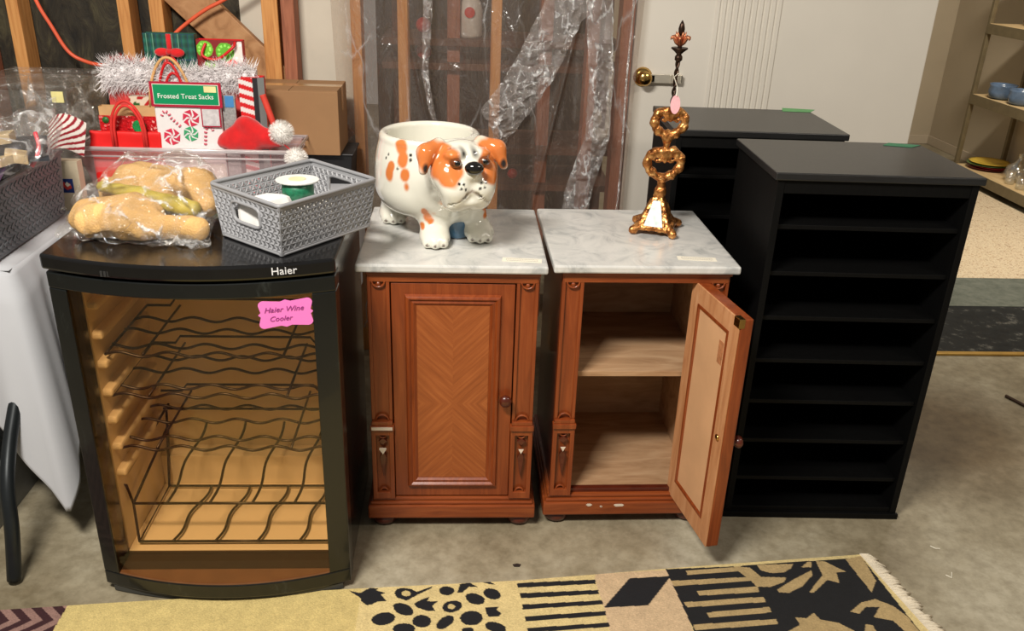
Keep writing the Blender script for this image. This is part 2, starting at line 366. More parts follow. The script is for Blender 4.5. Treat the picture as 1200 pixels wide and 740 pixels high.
# ------------------------------------------------------------------ the plastic sheet
def sheet_fn(u, v):
    x = -.175 + u * 1.05 + .012 * math.sin(v * 5 + u * 3); z = .12 + v * 1.75
    y = 1.10 + .012 * math.sin(u * 17 + v * 1.8) + .006 * math.sin(u * 41 - v * 3 + 1) + .003 * math.sin(u * 83 + v * 7)
    xg = .52 + (z - .6) * .20; y -= .022 * math.exp(-((x - xg) / .008) ** 2)
    xh = .13 - (z - 1.0) * .22; y -= .016 * math.exp(-((x - xh) / .006) ** 2)
    xk = -.02 + (z - .6) * .10; y -= .010 * math.exp(-((x - xk) / .02) ** 2)
    return (x - .03 * (1 - v) * (1 - u) * .5, y, z)
M_SHEET = film('clear_poly_sheet', (.90, .86, .82, 1), .72, .20, (176, 156, 142), .55, .8, (13, 13, 5), .028, detail=4, lines=((9, 9, 3.2), .022, .35))
M_CRINK = film('creased_poly', (.95, .93, .92, 1), .60, .18, (214, 206, 200), .25, 1.0, (26, 26, 16), .06, detail=5, lines=((34, 34, 16), .10, .85))
ps = thing('plastic_sheet', (.35, 1.1, .12), 'hanging clear plastic sheet with bright creases covering the open studs', 'plastic sheet')
MB().grid(sheet_fn, 220, 120).build('film', M_SHEET, ps, smooth=True)
q_ = np.random.RandomState(11); NZ = q_.randn(200, 200)
def strip(name, L, R, nu, nv, amp, seed, yb=1.066):
    L = [Vector(p) for p in L]; R = [Vector(p) for p in R]; rr = np.random.RandomState(seed).randn(nv + 1, nu + 1)
    def at(P, v):
        s = v * (len(P) - 1); k = min(int(s), len(P) - 2); return P[k].lerp(P[k + 1], s - k)
    def fn(u, v):
        a, b = at(L, v), at(R, v); p = a.lerp(b, u); i, j = int(round(u * nu)), int(round(v * nv))
        e = .35 + .65 * math.sin(PI * u); return (p.x + rr[j][i] * amp * .3, yb - .012 * math.sin(PI * u) + rr[j][i] * amp * e, p.y)
    MB().grid(fn, nu, nv).build(name, M_CRINK, ps, fix=False)
strip('folded_flap', [(.70, 1.75), (.536, 1.353), (.464, 1.20), (.40, 1.08), (.325, .985), (.375, .90), (.36, .80)], [(.85, 1.75), (.70, 1.356), (.63, 1.22), (.575, 1.09), (.50, .98), (.43, .89), (.375, .79)], 10, 60, .008, 3)
strip('crumpled_band', [(.66, 1.75), (.672, 1.357), (.70, 1.1), (.70, .9), (.64, .7), (.62, .5)], [(.74, 1.75), (.765, 1.361), (.785, 1.1), (.79, .9), (.74, .7), (.72, .5)], 9, 80, .006, 5)
strip('crumpled_band', [(.13, 1.75), (.128, 1.34), (.122, 1.1), (.15, .95), (.22, .88)], [(.18, 1.75), (.16, 1.34), (.145, 1.1), (.17, .95), (.235, .88)], 4, 60, .0035, 6)
tag(MB().tube([(.845 - .012 * i / 20 + .002 * math.sin(i), 1.085, .12 + 1.75 * i / 20) for i in range(21)], .004, 5).build('folded_hem', M_CRINK, ps, smooth=True))
# ------------------------------------------------------------------ orange cord
cp = [(-1.20, 1.14, 1.45), (-1.158, 1.13, 1.297), (-1.123, 1.13, 1.217), (-1.081, 1.13, 1.135), (-1.029, 1.13, 1.103), (-.959, 1.12, 1.093), (-.86, 1.12, 1.10), (-.77, 1.12, 1.155), (-.691, 1.13, 1.224), (-.608, 1.13, 1.282), (-.543, 1.13, 1.316), (-.40, 1.14, 1.40)]
def smoothp(P, k=6):
    P = [Vector(p) for p in P]; out = []
    for i in range(len(P) - 1):
        a, b, c, d = P[max(i - 1, 0)], P[i], P[i + 1], P[min(i + 2, len(P) - 1)]
        for j in range(k):
            t = j / k; out.append(.5 * ((2 * b) + (c - a) * t + (2 * a - 5 * b + 4 * c - d) * t * t + (3 * b - a - 3 * c + d) * t ** 3))
    out.append(P[-1]); return out
tag(MB().tube(smoothp(cp), .0065).build('extension_cord', plain('orange_cord', (236, 98, 62), .45), smooth=True), 'orange extension cord looping across the open studs', 'cord')
# ------------------------------------------------------------------ latch on the white wall
lt = thing('wall_latch', (.95, 1.15, 1.095), 'brass knob with a chrome strap on the white wall beside the plastic', 'latch')
M_BRASS = plain('polished_brass', (210, 170, 100), .18, 1, .05); M_CHROME = plain('chrome', (216, 208, 190), .3, .6, .03)
Rx = Matrix.Rotation(PI / 2, 3, 'X')
MB().lathe([(.034, 0), (.034, .004), (.024, .012), (.012, .016), (.012, .03), (.022, .036), (.026, .048), (.018, .056), (.004, .058)], (.905, 1.15, 1.10), rot=Rx).build('knob', M_BRASS, lt, smooth=True)
st = MB().box(.925, 1.045, 1.128, 1.134, 1.082, 1.112)
for k in range(5): st.box(1.0 + k * .009, 1.0045 + k * .009, 1.124, 1.13, 1.082, 1.112)
st.box(.925, .945, 1.128, 1.15, 1.085, 1.109).box(1.036, 1.046, 1.128, 1.15, 1.085, 1.109).build('strap', M_CHROME, lt, bevel=.001)

# ------------------------------------------------------------------ far room on the right
def speck(name, cs, sc, rough=.95, bump=.3):
    t = NT(name); t.set(rough=rough, spec=.15); v = t.coord(); f = t.noise(v, sc, 6, .75); k = len(cs)
    t.l(t.ramp(f, [(.3 + .4 * i / (k - 1), lin(c)) for i, c in enumerate(cs)]), t.b.inputs['Base Color']); t.bump(f, bump, .004); return t.m
tag(MB().box(2.0, 3.88, 2.03, 3.95, 0, .01).build('area_rug', speck('speckled_rug', [(120, 66, 52), (176, 150, 122), (222, 208, 178), (196, 172, 140), (150, 104, 84)], 60), bevel=.003), 'pale speckled rug on the far floor beside the shelves', 'rug')
tag(MB().box(2.0, 4.2, 1.66, 2.03, 0, .008).build('floor_mat', speck('grey_mat', [(84, 88, 80), (104, 108, 98), (118, 120, 110)], 14)), 'grey green mat strip in front of the speckled rug', 'mat')
tag(MB().box(2.0, 4.2, 1.165, 1.66, 0, .006).build('floor_mat', speck('black_mat', [(22, 24, 26), (34, 36, 36), (40, 42, 42), (120, 118, 110)], 12, .6)), 'scuffed black mat strip beyond the gold threshold strip', 'mat')
tag(MB().box(1.95, 4.2, 1.14, 1.165, 0, .01).build('threshold_strip', plain('gold_strip', (196, 158, 84), .4, .6), bevel=.002), 'thin gold threshold strip across the concrete floor', 'threshold')
sh = thing('shelving_unit', (4.05, 3.4, 0), 'metal shelving unit with wooden boards along the beige wall', 'shelving')
M_POST = plain('shelf_metal', (118, 106, 80), .5, .3); M_BOARD = wood('shelf_board_wood', [(196, 164, 112), (214, 186, 138), (224, 198, 150)], (5, 1, 5), .6, 0)
for x, y in ((3.9, 4.13), (4.25, 4.13), (3.9, 2.5), (4.25, 2.5)):
    MB().box(x, x + .03, y, y + .03, 0, 1.9).build('post', M_POST, sh, bevel=.003)
for z in (.04, .545, 1.025, 1.5):
    b = MB().box(3.905, 4.275, 2.53, 4.13, z + .05, z + .068).build('board', M_BOARD, sh, bevel=.002)
    MB().box(3.896, 3.908, 2.5, 4.15, z, z + .066).build('rail', M_POST, b)
    MB().box(4.272, 4.284, 2.5, 4.15, z, z + .066).build('rail', M_POST, b)
def pot(x, y, z, r, h, mat, label, name='glazed_bowl', cat='bowl'):
    p = [(r * .6, 0), (r * .9, h * .15), (r, h * .5), (r * .92, h * .85), (r, h), (r * .93, h), (r * .85, h * .8), (r * .88, h * .4), (0.01, h * .2)]
    return tag(MB().lathe(p, (x, y, z), 28).build(name, mat, smooth=True), label, cat)
M_BLUE = plain('blue_glaze', (92, 112, 138), .2, var=.35, scale=12)
pot(3.99, 3.93, .613, .09, .10, M_BLUE, 'blue grey glazed pot on the middle shelf, left one of two')
pot(3.99, 3.70, .613, .085, .10, M_BLUE, 'blue grey glazed pot on the middle shelf, right one cut by the photo edge')
for k, (c, nm, dx) in enumerate((((128, 26, 34), 'dark red plate at the bottom of the stack on the lowest shelf', 0), ((176, 34, 40), 'red plate second from the bottom of the stack on the lowest shelf', .01), ((96, 130, 70), 'green plate in the stack on the lowest shelf', -.01), ((226, 190, 70), 'yellow and orange plate on top of the stack on the lowest shelf', .005))):
    tag(MB().lathe([(.07, 0), (.09, .004), (.135, .014), (.14, .018), (.12, .013), (.01, .006)], (4.06 + dx, 3.98, .1085 + k * .012), 36).build('dinner_plate', plain('plate_glaze', c, .3, var=.3, scale=9), smooth=True), nm, 'plate', 'plates stacked on the lowest shelf')
def glassmat(name, tint, t=.75, r=.03): return film(name, tint, t, r, (230, 230, 230), .12, .05, (5, 5, 5), .001)
M_GLS = glassmat('clear_glass', (.96, .97, .95, 1), .72)
tag(MB().lathe([(.03, 0), (.07, .01), (.085, .05), (.07, .10), (.03, .13), (.016, .15), (.016, .185), (.024, .19), (.018, .19), (.012, .15), (.026, .125), (.06, .1), (.075, .05), (.06, .015), (.01, .01)], (4.06, 3.64, .1085), 28).build('glass_decanter', M_GLS, smooth=True), 'round clear glass decanter on the lowest shelf beside the plates', 'decanter')
for k, (x, y, h) in enumerate(((3.97, 3.56, .09), (4.06, 3.44, .11), (3.96, 3.42, .08), (4.1, 3.32, .10), (3.98, 3.30, .085))):
    lb = ['small clear glass nearest the round decanter', 'taller clear glass behind the small glasses at the shelf end', 'short clear glass at the front of the lowest shelf', 'clear glass at the back beside the photo edge', 'short clear glass cut off by the photo edge'][k]
    tag(MB().lathe([(.025, 0), (.03, .004), (.034, h), (.031, h), (.027, .008), (.005, .008)], (x, y, .1085), 20).build('drinking_glass', M_GLS, smooth=True), lb, 'glass', 'small glasses on the lowest shelf')
tag(MB().lathe([(.04, 0), (.05, .03), (.045, .08), (.02, .12), (.02, .15)], (4.1, 3.98, 1.094), 24).build('amber_bottle', plain('amber_glass', (92, 52, 30), .12), smooth=True), 'dark brown bottle on the upper shelf at the top right corner', 'bottle')
# ------------------------------------------------------------------ wine cooler
M_BLK = plain('black_enamel', (13, 13, 14), .2, var=.2, scale=8, coat=.3, coatr=.05)
def scuffed():
    t = NT('scuffed_black_door'); t.set(rough=.28, coat=.2); v = t.coord((22, 22, 9)); f = t.noise(v, 1, 6, .75)
    # wear on the outer edge of the door
    t.l(t.ramp(f, [(.60, lin((14, 17, 17))), (.70, lin((40, 44, 42))), (.78, lin((96, 98, 92)))]), t.b.inputs['Base Color']); return t.m
M_BLKD = scuffed()
M_LINER = plain('cooler_liner', (232, 214, 190), .55, var=.04, scale=4)
M_WIRE = plain('dark_wire', (40, 20, 12), .3, .3)
M_SMOKE = film('smoked_glass', (.945, .85, .69, 1), .965, .02, (60, 40, 20), .12, .03, (3, 3, 3), .001)
cl = thing('wine_cooler', (-.315, 0, 0), 'black glass-door wine cooler with curved front and wire racks inside', 'wine cooler')
XL, XR = -.619, -.008; XC = (XL + XR) / 2; HW = (XR - XL) / 2
def yf(x, y0=-.232, b=.062): return y0 - b * (1 - ((x - XC) / HW) ** 2)
def curved(mb, x0, x1, z0, z1, yb, n=18, y0=-.232, b=.062, zb=None):
    vs = []; fs = []
    for i in range(n + 1):
        x = x0 + (x1 - x0) * i / n; y = yf(x, y0, b); vs += [(x, y, z0), (x, y, z1), (x, yb, z1), (x, yb, z0)]
    for i in range(n):
        a = i * 4; c = a + 4; fs += [(a, c, c + 1, a + 1), (a + 1, c + 1, c + 2, a + 2), (a + 2, c + 2, c + 3, a + 3), (a + 3, c + 3, c, a)]
    fs += [(0, 1, 2, 3), (n * 4 + 3, n * 4 + 2, n * 4 + 1, n * 4)]
    mb.add(vs, fs); return mb
lid = curved(MB(), XL - .008, XR + .002, .868, .902, .26, y0=-.236, b=.064).build('lid', M_BLK, cl, bevel=.006)
bd = MB().box(XL + .004, XL + .022, -.17, .25, .02, .868).box(XR - .022, XR - .004, -.17, .25, .02, .868).box(XL + .022, XR - .022, .20, .25, .02, .868)
bd.box(XL + .022, XR - .022, -.17, .20, .02, .045).box(XL + .022, XR - .022, -.17, .20, .842, .868).build('body', M_BLK, cl, bevel=.002)
ln = MB().box(XL + .022, XL + .040, -.165, .18, .046, .841).box(XR - .040, XR - .022, -.165, .18, .046, .841).box(XL + .022, XR - .022, .18, .20, .046, .841).box(XL + .040, XR - .040, -.172, .18, .046, .075).box(XL + .040, XR - .040, -.165, .18, .832, .841)
ln.box(XL + .04, XR - .04, .12, .18, .075, .17)
lin_ = ln.build('liner', M_LINER, cl, bevel=.003)
for k in range(7):
    for xx, s in ((XL + .040, 1), (XR - .040, -1)):
        z = .30 + k * .075
        MB().obox((xx + s * .003, -.01, z), (.020, 0, 0), (0, .150, .0), (0, 0, .010)).build('shelf_ridge', M_LINER, lin_, bevel=.007)
dr = MB(); curved(dr, XL, XR, .826, .862, -.178); curved(dr, XL, XR, .022, .062, -.178)
curved(dr, XL, XL + .043, .062, .826, -.178, 4); curved(dr, XR - .050, XR, .062, .826, -.178, 4)
door = dr.build('door', M_BLKD, cl, bevel=.003)
curved(MB(), XL + .043, XR - .050, .062, .826, -.205, y0=-.226).build('glass', M_SMOKE, door, smooth=False)
MB().box(XL + .024, XR - .024, -.1745, -.1722, .018, .050).build('liner_lip', M_LINER, lin_); curved(MB(), XL + .043, XR - .050, .0622, .0640, -.234, y0=-.230).build('rail_reflection', plain('painted_reflection_brown', (112, 74, 46), .4), door); MB().box(XL + .043, XR - .050, -.234, -.178, .0622, .0655).build('sill_band', plain('dark_sill', (52, 34, 18), .5), door); gk = MB().box(XL + .03, XR - .03, -.177, -.1725, .046, .072); gk.build('gasket', plain('dark_gasket', (60, 40, 22), .6), door)  # thin brown plate: reflection on the door's lower rail put in as colour
curved(MB(), XL + .02, XR - .02, .004, .02, -.12, b=.05).build('kick_plate', plain('kick_grey', (66, 66, 62), .6), cl)
text_mb('Haier', .024, (-.108, yf(-.108, -.236, .064) - .0018, .879), (1, .282, 0), (0, 0, 1), (.282, -1, 0), .0006).build('brand_lettering', plain('white_print', (230, 230, 230), .5), lid)
bm_ = MB(); yb = yf(-.475, -.236, .064) - .0008
for k in range(3): bm_.box(-.484 + k * .007, -.479 + k * .007, yb - .0006, yb + .004, .872, .884)
bm_.build('embossed_mark', plain('emboss_grey', (44, 44, 44), .4), lid)
def rack(zc, label=None):
    m = MB(); x0, x1 = XL + .058, XR - .058
    for x in (x0, x0 + .085, x1 - .085, x1): m.tube([(x, -.150, zc), (x, .14, zc)], .0032, 6)
    m.tube([(x0, .14, zc), (x0 + .06, .14, zc), (x0 + .075, .14, zc + .02), (x1 - .075, .14, zc + .02), (x1 - .06, .14, zc), (x1, .14, zc)], .0036, 6)
    for i, y in enumerate((-.150, -.105, -.02, .05)):
        ph = (0, 2.2, .6, 0)[i]
        m.tube([(x0 + (x1 - x0) * t / 60, y, zc + .0065 * math.sin(PI * 2 * 4.3 * t / 60 + ph)) for t in range(61)], .0036, 6)
    return m.build('wire_rack', M_WIRE, cl, smooth=True)
for z in (.625, .515, .368): rack(z)
m = MB(); x0, x1 = XL + .052, XR - .060; zl, zu = .088, .185
m.tube([(x0 + .012, -.155, zl), (x0 + .012, .09, zl), (x1, .09, zl), (x1, -.155, zl)], .0036, 6, True)
m.tube([(x0, -.125, zu), (x1, -.125, zu)], .0036, 6); m.tube([(x0, .16, .30), (x1, .16, .30)], .0036, 6)
m.tube([(x0 + .012, -.155, zl), (x0, -.125, zu), (x0 - .008, -.13, .245), (x0 - .02, -.13, .25), (x0 + .02, .15, .32)], .0036, 6)
m.tube([(x1, -.155, zl), (x1 + .004, -.125, zu), (x1 + .008, -.13, .25), (x1 - .02, .15, .32)], .0036, 6)
m.tube([(x0, -.125, zu), (x0 + .01, .15, .25), (x0 + .012, .09, zl)], .0036, 6); m.tube([(x1, -.125, zu), (x1, .15, .25), (x1, .09, zl)], .0036, 6)
m.tube([(x0 + .012, .09, zl), (x0 + .012, .15, .30), ], .0036, 6)
for k in range(4):
    xa = x0 + .095 + k * .108
    def wv(xa, ya, za, yb, zb):
        return [(xa + .006 * math.sin(2 * PI * 1.5 * t) + .035 * t, ya + (yb - ya) * t, za + (zb - za) * t) for t in [i / 24 for i in range(25)]]
    m.tube(wv(xa, -.155, zl, .09, zl), .0036, 6)
    m.tube(wv(xa - .012, -.125, zu, .155, .26), .0036, 6)
m.build('wire_basket', M_WIRE, cl, smooth=True)
# pink price note on the door glass
def notepoly(w, h, n=10):
    P = []
    for (cx, cy, a0) in ((w / 2, h / 2, 0), (-w / 2, h / 2, 90), (-w / 2, -h / 2, 180), (w / 2, -h / 2, 270)):
        for i in range(7):
            a = math.radians(a0 - 20 + i * 130 / 6); P.append((cx * .82 + .011 * math.cos(a), cy * .70 + .010 * math.sin(a)))
        b = math.radians(a0)
        if a0 == 0: P += [(w * .1, h * .44), (0, h * .5), (-w * .1, h * .44)]
        if a0 == 90: P += [(-w * .47, h * .08), (-w * .52, 0), (-w * .47, -h * .08)]
        if a0 == 180: P += [(-w * .1, -h * .44), (0, -h * .5), (w * .1, -h * .44)]
        if a0 == 270: P += [(w * .47, -h * .08), (w * .52, 0), (w * .47, h * .08)]
    return P
M_PINK = plain('pink_card', (246, 128, 206), .7, var=.02); M_INK = plain('pen_ink', (150, 52, 130), .7)
nx = -.113; ny = yf(nx, -.226) - .0022; ang = math.atan2(.062 * 2 * (nx - XC) / HW ** 2, 1); ex = Vector((math.cos(ang), math.sin(ang), 0)); en = Vector((math.sin(ang), -math.cos(ang), 0))
nt = thing('price_note', (nx, ny, .785), 'bright pink scalloped card taped on the wine cooler glass', 'note')
MB().prism(notepoly(.112, .064), (nx, ny, .785), ex, (0, 0, 1), en * .0008).build('card', M_PINK, nt)
h1 = text_mb('Haier Wine', .0175, Vector((nx, ny, .790)) - ex * .004 + en * .0016, ex, Vector((0, 0, 1)) + ex * .06, en, .0002, shear=.25)
h2 = text_mb('Cooler', .0165, Vector((nx, ny, .769)) - ex * .012 + en * .0016, ex, Vector((0, 0, 1)) + ex * .06, en, .0002, shear=.25)
h1.add(h2.v, h2.f).build('handwriting', M_INK, nt)
# ------------------------------------------------------------------ nightstands
M_MAH = wood('mahogany', [(108, 46, 16), (132, 60, 23), (152, 76, 33)], (12, 12, 1.0), .38, .2)
M_MAHX = wood('mahogany_rail', [(108, 48, 18), (136, 64, 25), (156, 82, 37)], (1.0, 12, 12), .38, .2)
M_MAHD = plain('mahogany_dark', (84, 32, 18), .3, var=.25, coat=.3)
M_INT = wood('raw_wood_inside', [(150, 114, 80), (176, 140, 104), (194, 160, 124)], (1.2, 6, 6), .7, 0, .1)
M_CHIP = plain('pale_chip', (222, 208, 190), .6)
def chevron(xc, zc):
    t = NT('crotch_veneer'); t.set(rough=.4, coat=.15, coatr=.2)
    tc = t.n('ShaderNodeTexCoord'); sp = t.n('ShaderNodeSeparateXYZ'); t.l(tc.outputs['Object'], sp.inputs[0])
    def mth(op, a, b=None):
        q = t.n('ShaderNodeMath'); q.operation = op
        for i, z in enumerate((a, b)):
            if z is None: continue
            if isinstance(z, (int, float)): q.inputs[i].default_value = z
            else: t.l(z, q.inputs[i])
        return q.outputs[0]
    ax = mth('ABSOLUTE', mth('SUBTRACT', sp.outputs[0], xc)); az = mth('ABSOLUTE', mth('SUBTRACT', sp.outputs[2], zc))
    s_ = mth('SUBTRACT', az, mth('MULTIPLY', ax, 1.0)); cb = t.n('ShaderNodeCombineXYZ'); t.l(mth('MULTIPLY', s_, 60), cb.inputs[0]); t.l(mth('MULTIPLY', mth('ADD', ax, az), 3), cb.inputs[1]); t.l(mth('MULTIPLY', mth('SIGN', mth('SUBTRACT', sp.outputs[0], xc)), .6), cb.inputs[2])
    f = t.noise(cb.outputs[0], 1.6, 5, .6)
    t.l(t.ramp(f, [(.3, lin((136, 68, 28))), (.5, lin((152, 80, 36))), (.7, lin((168, 94, 46)))]), t.b.inputs['Base Color']); return t.m
def marble():
    t = NT('white_marble'); t.set(rough=.28, coat=.15); v = t.coord((1, 1, 1)); a = t.noise(v, 9, 8, .68, 1.5); b = t.noise(v, 4, 4)
    t.l(t.ramp(a, [(.36, lin((172, 174, 172))), (.47, lin((202, 202, 198))), (.6, lin((216, 215, 210)))]), t.b.inputs['Base Color']); return t.m
M_MARB = marble()
def nightstand(X, Y, rz, label, opened, chips):
    D = .47
    t = thing('nightstand', (X, Y, 0), label, 'nightstand', 'matching marble-topped wooden nightstands', rz, world=False)
    MB().box(0, .478, 0, .49, .779, .80).build('marble_top', M_MARB, t, bevel=.005)
    cs = MB().box(.030, .046, .03, D, .098, .779).box(.437, .453, .03, D, .098, .779).box(.046, .437, .455, D, .098, .779)
    cs.box(.046, .437, .03, .455, .098, .112).box(.046, .437, .04, .455, .765, .779)
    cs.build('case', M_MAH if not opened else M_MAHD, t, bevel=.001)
    MB().box(.030, .455, .018, .042, .748, .779).box(.024, .461, .010, .03, .770, .779).build('top_rail', M_MAHX, t, bevel=.002)
    MB().box(.008, .476, .006, .47, .036, .078).box(.014, .470, .012, .47, .078, .088).box(.020, .464, .018, .47, .088, .099).build('plinth', M_MAHX, t, bevel=.004)
    for x in (.05, .434):
        for y in (.05, .42):
            MB().lathe([(.012, .036), (.030, .033), (.037, .022), (.034, .008), (.020, 0), (.003, 0)], (x, y, 0), 20).build('bun_foot', M_MAHD, t, smooth=True)
    for s, xa, xb in ((0, .026, .082), (1, .402, .458)):
        xm = (xa + xb) / 2; w = xb - xa
        p = MB().box(xa, xb, .026, .045, .099, .770)
        p.box(xa, xa + .009, .019, .026, .348, .770).box(xb - .009, xb, .019, .026, .348, .770).box(xa, xb, .0185, .026, .750, .7705)
        p.box(xa - .004, xb + .004, .006, .026, .322, .337).box(xa, xb, .010, .026, .337, .348)
        p.box(xa - .002, xa + .010, .012, .026, .099, .323).box(xb - .010, xb + .002, .012, .026, .099, .323).box(xa, xb, .0125, .026, .304, .322).box(xa, xb, .0125, .026, .099, .120)
        for (zc, r, a0, a1) in ((.750, .016, PI, 2 * PI), (.348, .017, 0, PI), (.304, .010, PI, 2 * PI), (.120, .011, 0, PI)):
            p.tube([(xm + r * math.cos(a0 + (a1 - a0) * i / 10), .019, zc + r * math.sin(a0 + (a1 - a0) * i / 10)) for i in range(11)], .0028, 6)
        p.ball((xm, .021, .742), .006, .005, .006, 10, 6)
        pil = p.build('pilaster', M_MAH, t, bevel=.0015)
        dm = MB().prism([(0, -.065), (.009, 0), (0, .022), (-.009, 0)], (xm, .022, .235), (1, 0, 0), (0, 0, 1), (0, -.010, 0))
        dm.prism([(0, -.012), (.012, 0), (0, .010), (-.012, 0)], (xm, .022, .285), (1, 0, 0), (0, 0, 1), (0, -.008, 0)).build('carved_drop', M_MAHD, pil, bevel=.001)
        if chips and s == 0:
            MB().box(xa, xb, .0045, .007, .325, .334).build('bare_chip', M_CHIP, pil); MB().prism([(0, -.016), (.010, 0), (.009, .004), (-.009, .004), (-.010, 0)], (xm, .012, .262), (1, 0, 0), (0, 0, 1), (0, -.002, 0)).build('bare_chip', M_CHIP, pil)
        elif s or not chips:
            MB().prism([(0, -.014), (.007, 0), (-.007, 0)], (xm, .012, .262), (1, 0, 0), (0, 0, 1), (0, -.002, 0)).build('bare_chip', M_CHIP, pil)
    DX0, DX1, Z0, Z1 = .085, .399, .103, .745
    if not opened:
        d = MB().box(DX0, DX1, .022, .040, Z0, Z1).build('door', M_MAH, t, bevel=.002)
        MB().frame(DX0 + .034, DX1 - .034, Z0 + .034, Z1 - .030, [(0, 0), (.004, .010), (.010, .012), (.016, .006), (.022, .008), (.028, .003), (.034, 0)], .022).build('moulding', M_MAH, d, bevel=.0005)
        MB().box(DX0 + .064, DX1 - .064, .019, .0225, Z0 + .064, Z1 - .060).build('veneer_panel', chevron((DX0 + DX1) / 2, .40), d)
        MB().lathe([(.007, 0), (.007, .008), (.012, .012), (.017, .020), (.015, .028), (.006, .031), (.001, .0315)], (DX1 - .017, .022, .418), 20, rot=Rx).build('knob', M_MAHD, d, smooth=True)
    else:
        hx, hy = .372, .045; L = .262; dirv = Vector((.043, -.25, 0)).normalized(); nrm = Vector((dirv.y, -dirv.x, 0)); nrm = Vector((-abs(nrm.x), nrm.y if nrm.x < 0 else -nrm.y, 0)).normalized()
        mt = Matrix(((dirv.x, -nrm.x, 0, hx), (dirv.y, -nrm.y, 0, hy), (0, 0, 1, 0), (0, 0, 0, 1)))   # local x along door, -y inward face
        T_ = .034
        d = MB().box(0, L, .002, T_, Z0 - .010, Z1 + .004).xf(mt).build('door', M_MAH, t, bevel=.003)
        MD = wood('door_inner_wood', [(166, 108, 68), (190, 134, 90), (206, 154, 112)], (8, 8, 1.2), .6, 0, .05)
        fr = MB().box(0, .045, -.002, .002, Z0 - .010, Z1 + .004).box(L - .045, L - .002, -.002, .002, Z0 - .010, Z1 + .004).box(.045, L - .045, -.002, .002, Z0 - .01, Z0 + .05).box(.045, L - .045, -.002, .002, Z1 - .045, Z1 + .004)
        fr.xf(mt).build('inner_frame', MD, d, bevel=.001)
        MB().frame(.045, L - .045, Z0 + .05, Z1 - .045, [(0, -.002), (.0, .004), (.007, .004), (.011, -.001)], 0).xf(mt).build('inner_moulding', M_MAH, d)
        MB().box(.053, L - .053, .0, .002, Z0 + .058, Z1 - .053).xf(mt).build('inner_panel', plain('pale_panel', (208, 162, 120), .6, var=.08, scale=8), d)
        MB().box(L - .062, L - .084, -.0015, .0005, .60, .66).xf(mt).build('faded_label', plain('label_brown', (170, 112, 72), .7, var=.3, scale=90), d)
        MB().box(L - .026, L + .001, -.0035, .012, Z1 - .018, Z1 + .0055).xf(mt).build('lock_plate', M_BRASS, d, bevel=.001)
        MB().lathe([(.008, 0), (.009, .003), (.005, .005), (.001, .005)], (0, 0, 0), 16, rot=Matrix.Rotation(PI / 2, 3, 'X')).xf(mt @ Matrix.Translation((L - .022, -.002, .418))).build('keyhole_cap', M_BRASS, d, smooth=True)
        MB().lathe([(.007, 0), (.007, .008), (.012, .012), (.017, .020), (.015, .028), (.006, .031), (.001, .0315)], (0, 0, 0), 20, rot=Matrix.Rotation(-PI / 2, 3, 'X')).xf(mt @ Matrix.Translation((L - .02, T_, .40))).build('knob', M_MAHD, d, smooth=True)
        MB().box(.047, .436, .05, .45, .462, .478).build('shelf', M_INT, t, bevel=.001)
        MB().box(.0462, .0478, .045, .454, .113, .764).box(.4352, .4368, .045, .454, .113, .764).box(.048, .435, .4530, .4548, .113, .764).box(.048, .435, .045, .453, .1122, .1135).build('inner_lining', M_INT, t)
        for xa, xb, za in ((.13, .148, .072), (.21, .240, .070), (.17, .178, .066)): MB().prism([(xa, za), (xa + .006, za - .005), (xb - .004, za - .004), (xb, za), (xb - .006, za + .004), (xa + .004, za + .0035)], (0, .0055, 0), (1, 0, 0), (0, 0, 1), (0, -.0008, 0)).build('bare_chip', M_CHIP, t)
    return t
nightstand(0.004, .0, 0, 'closed walnut coloured nightstand with marble top carrying the bulldog planter', False, True)
nightstand(.497, .012, math.radians(.8), 'walnut coloured nightstand with its door hanging open and an empty shelf', True, False)
M_PAPER = plain('sticker_paper', (236, 230, 212), .6, var=.02); M_GREY = plain('faint_ink', (150, 146, 140), .7)
for x, y, a, w, lb in ((.418, .047, -.10, .10, 'small white sticker on the marble in front of the bulldog'), (.873, .077, -.10, .10, 'small white sticker on the marble of the open nightstand')):
    s = thing('paper_sticker', (x, y, .8003), lb, 'sticker', rz=a, world=False)
    MB().box(-w / 2, w / 2, -.014, .014, 0, .0006).build('paper', M_PAPER, s)
    sq = MB()
    for r in (-.006, .005):
        sq.tube([(-w * .4 + w * .8 * i / 40, r + .0025 * math.sin(i * 2.1 + r * 900), .0008) for i in range(41)], .0005, 4)
    sq.build('scribble', M_GREY, s)

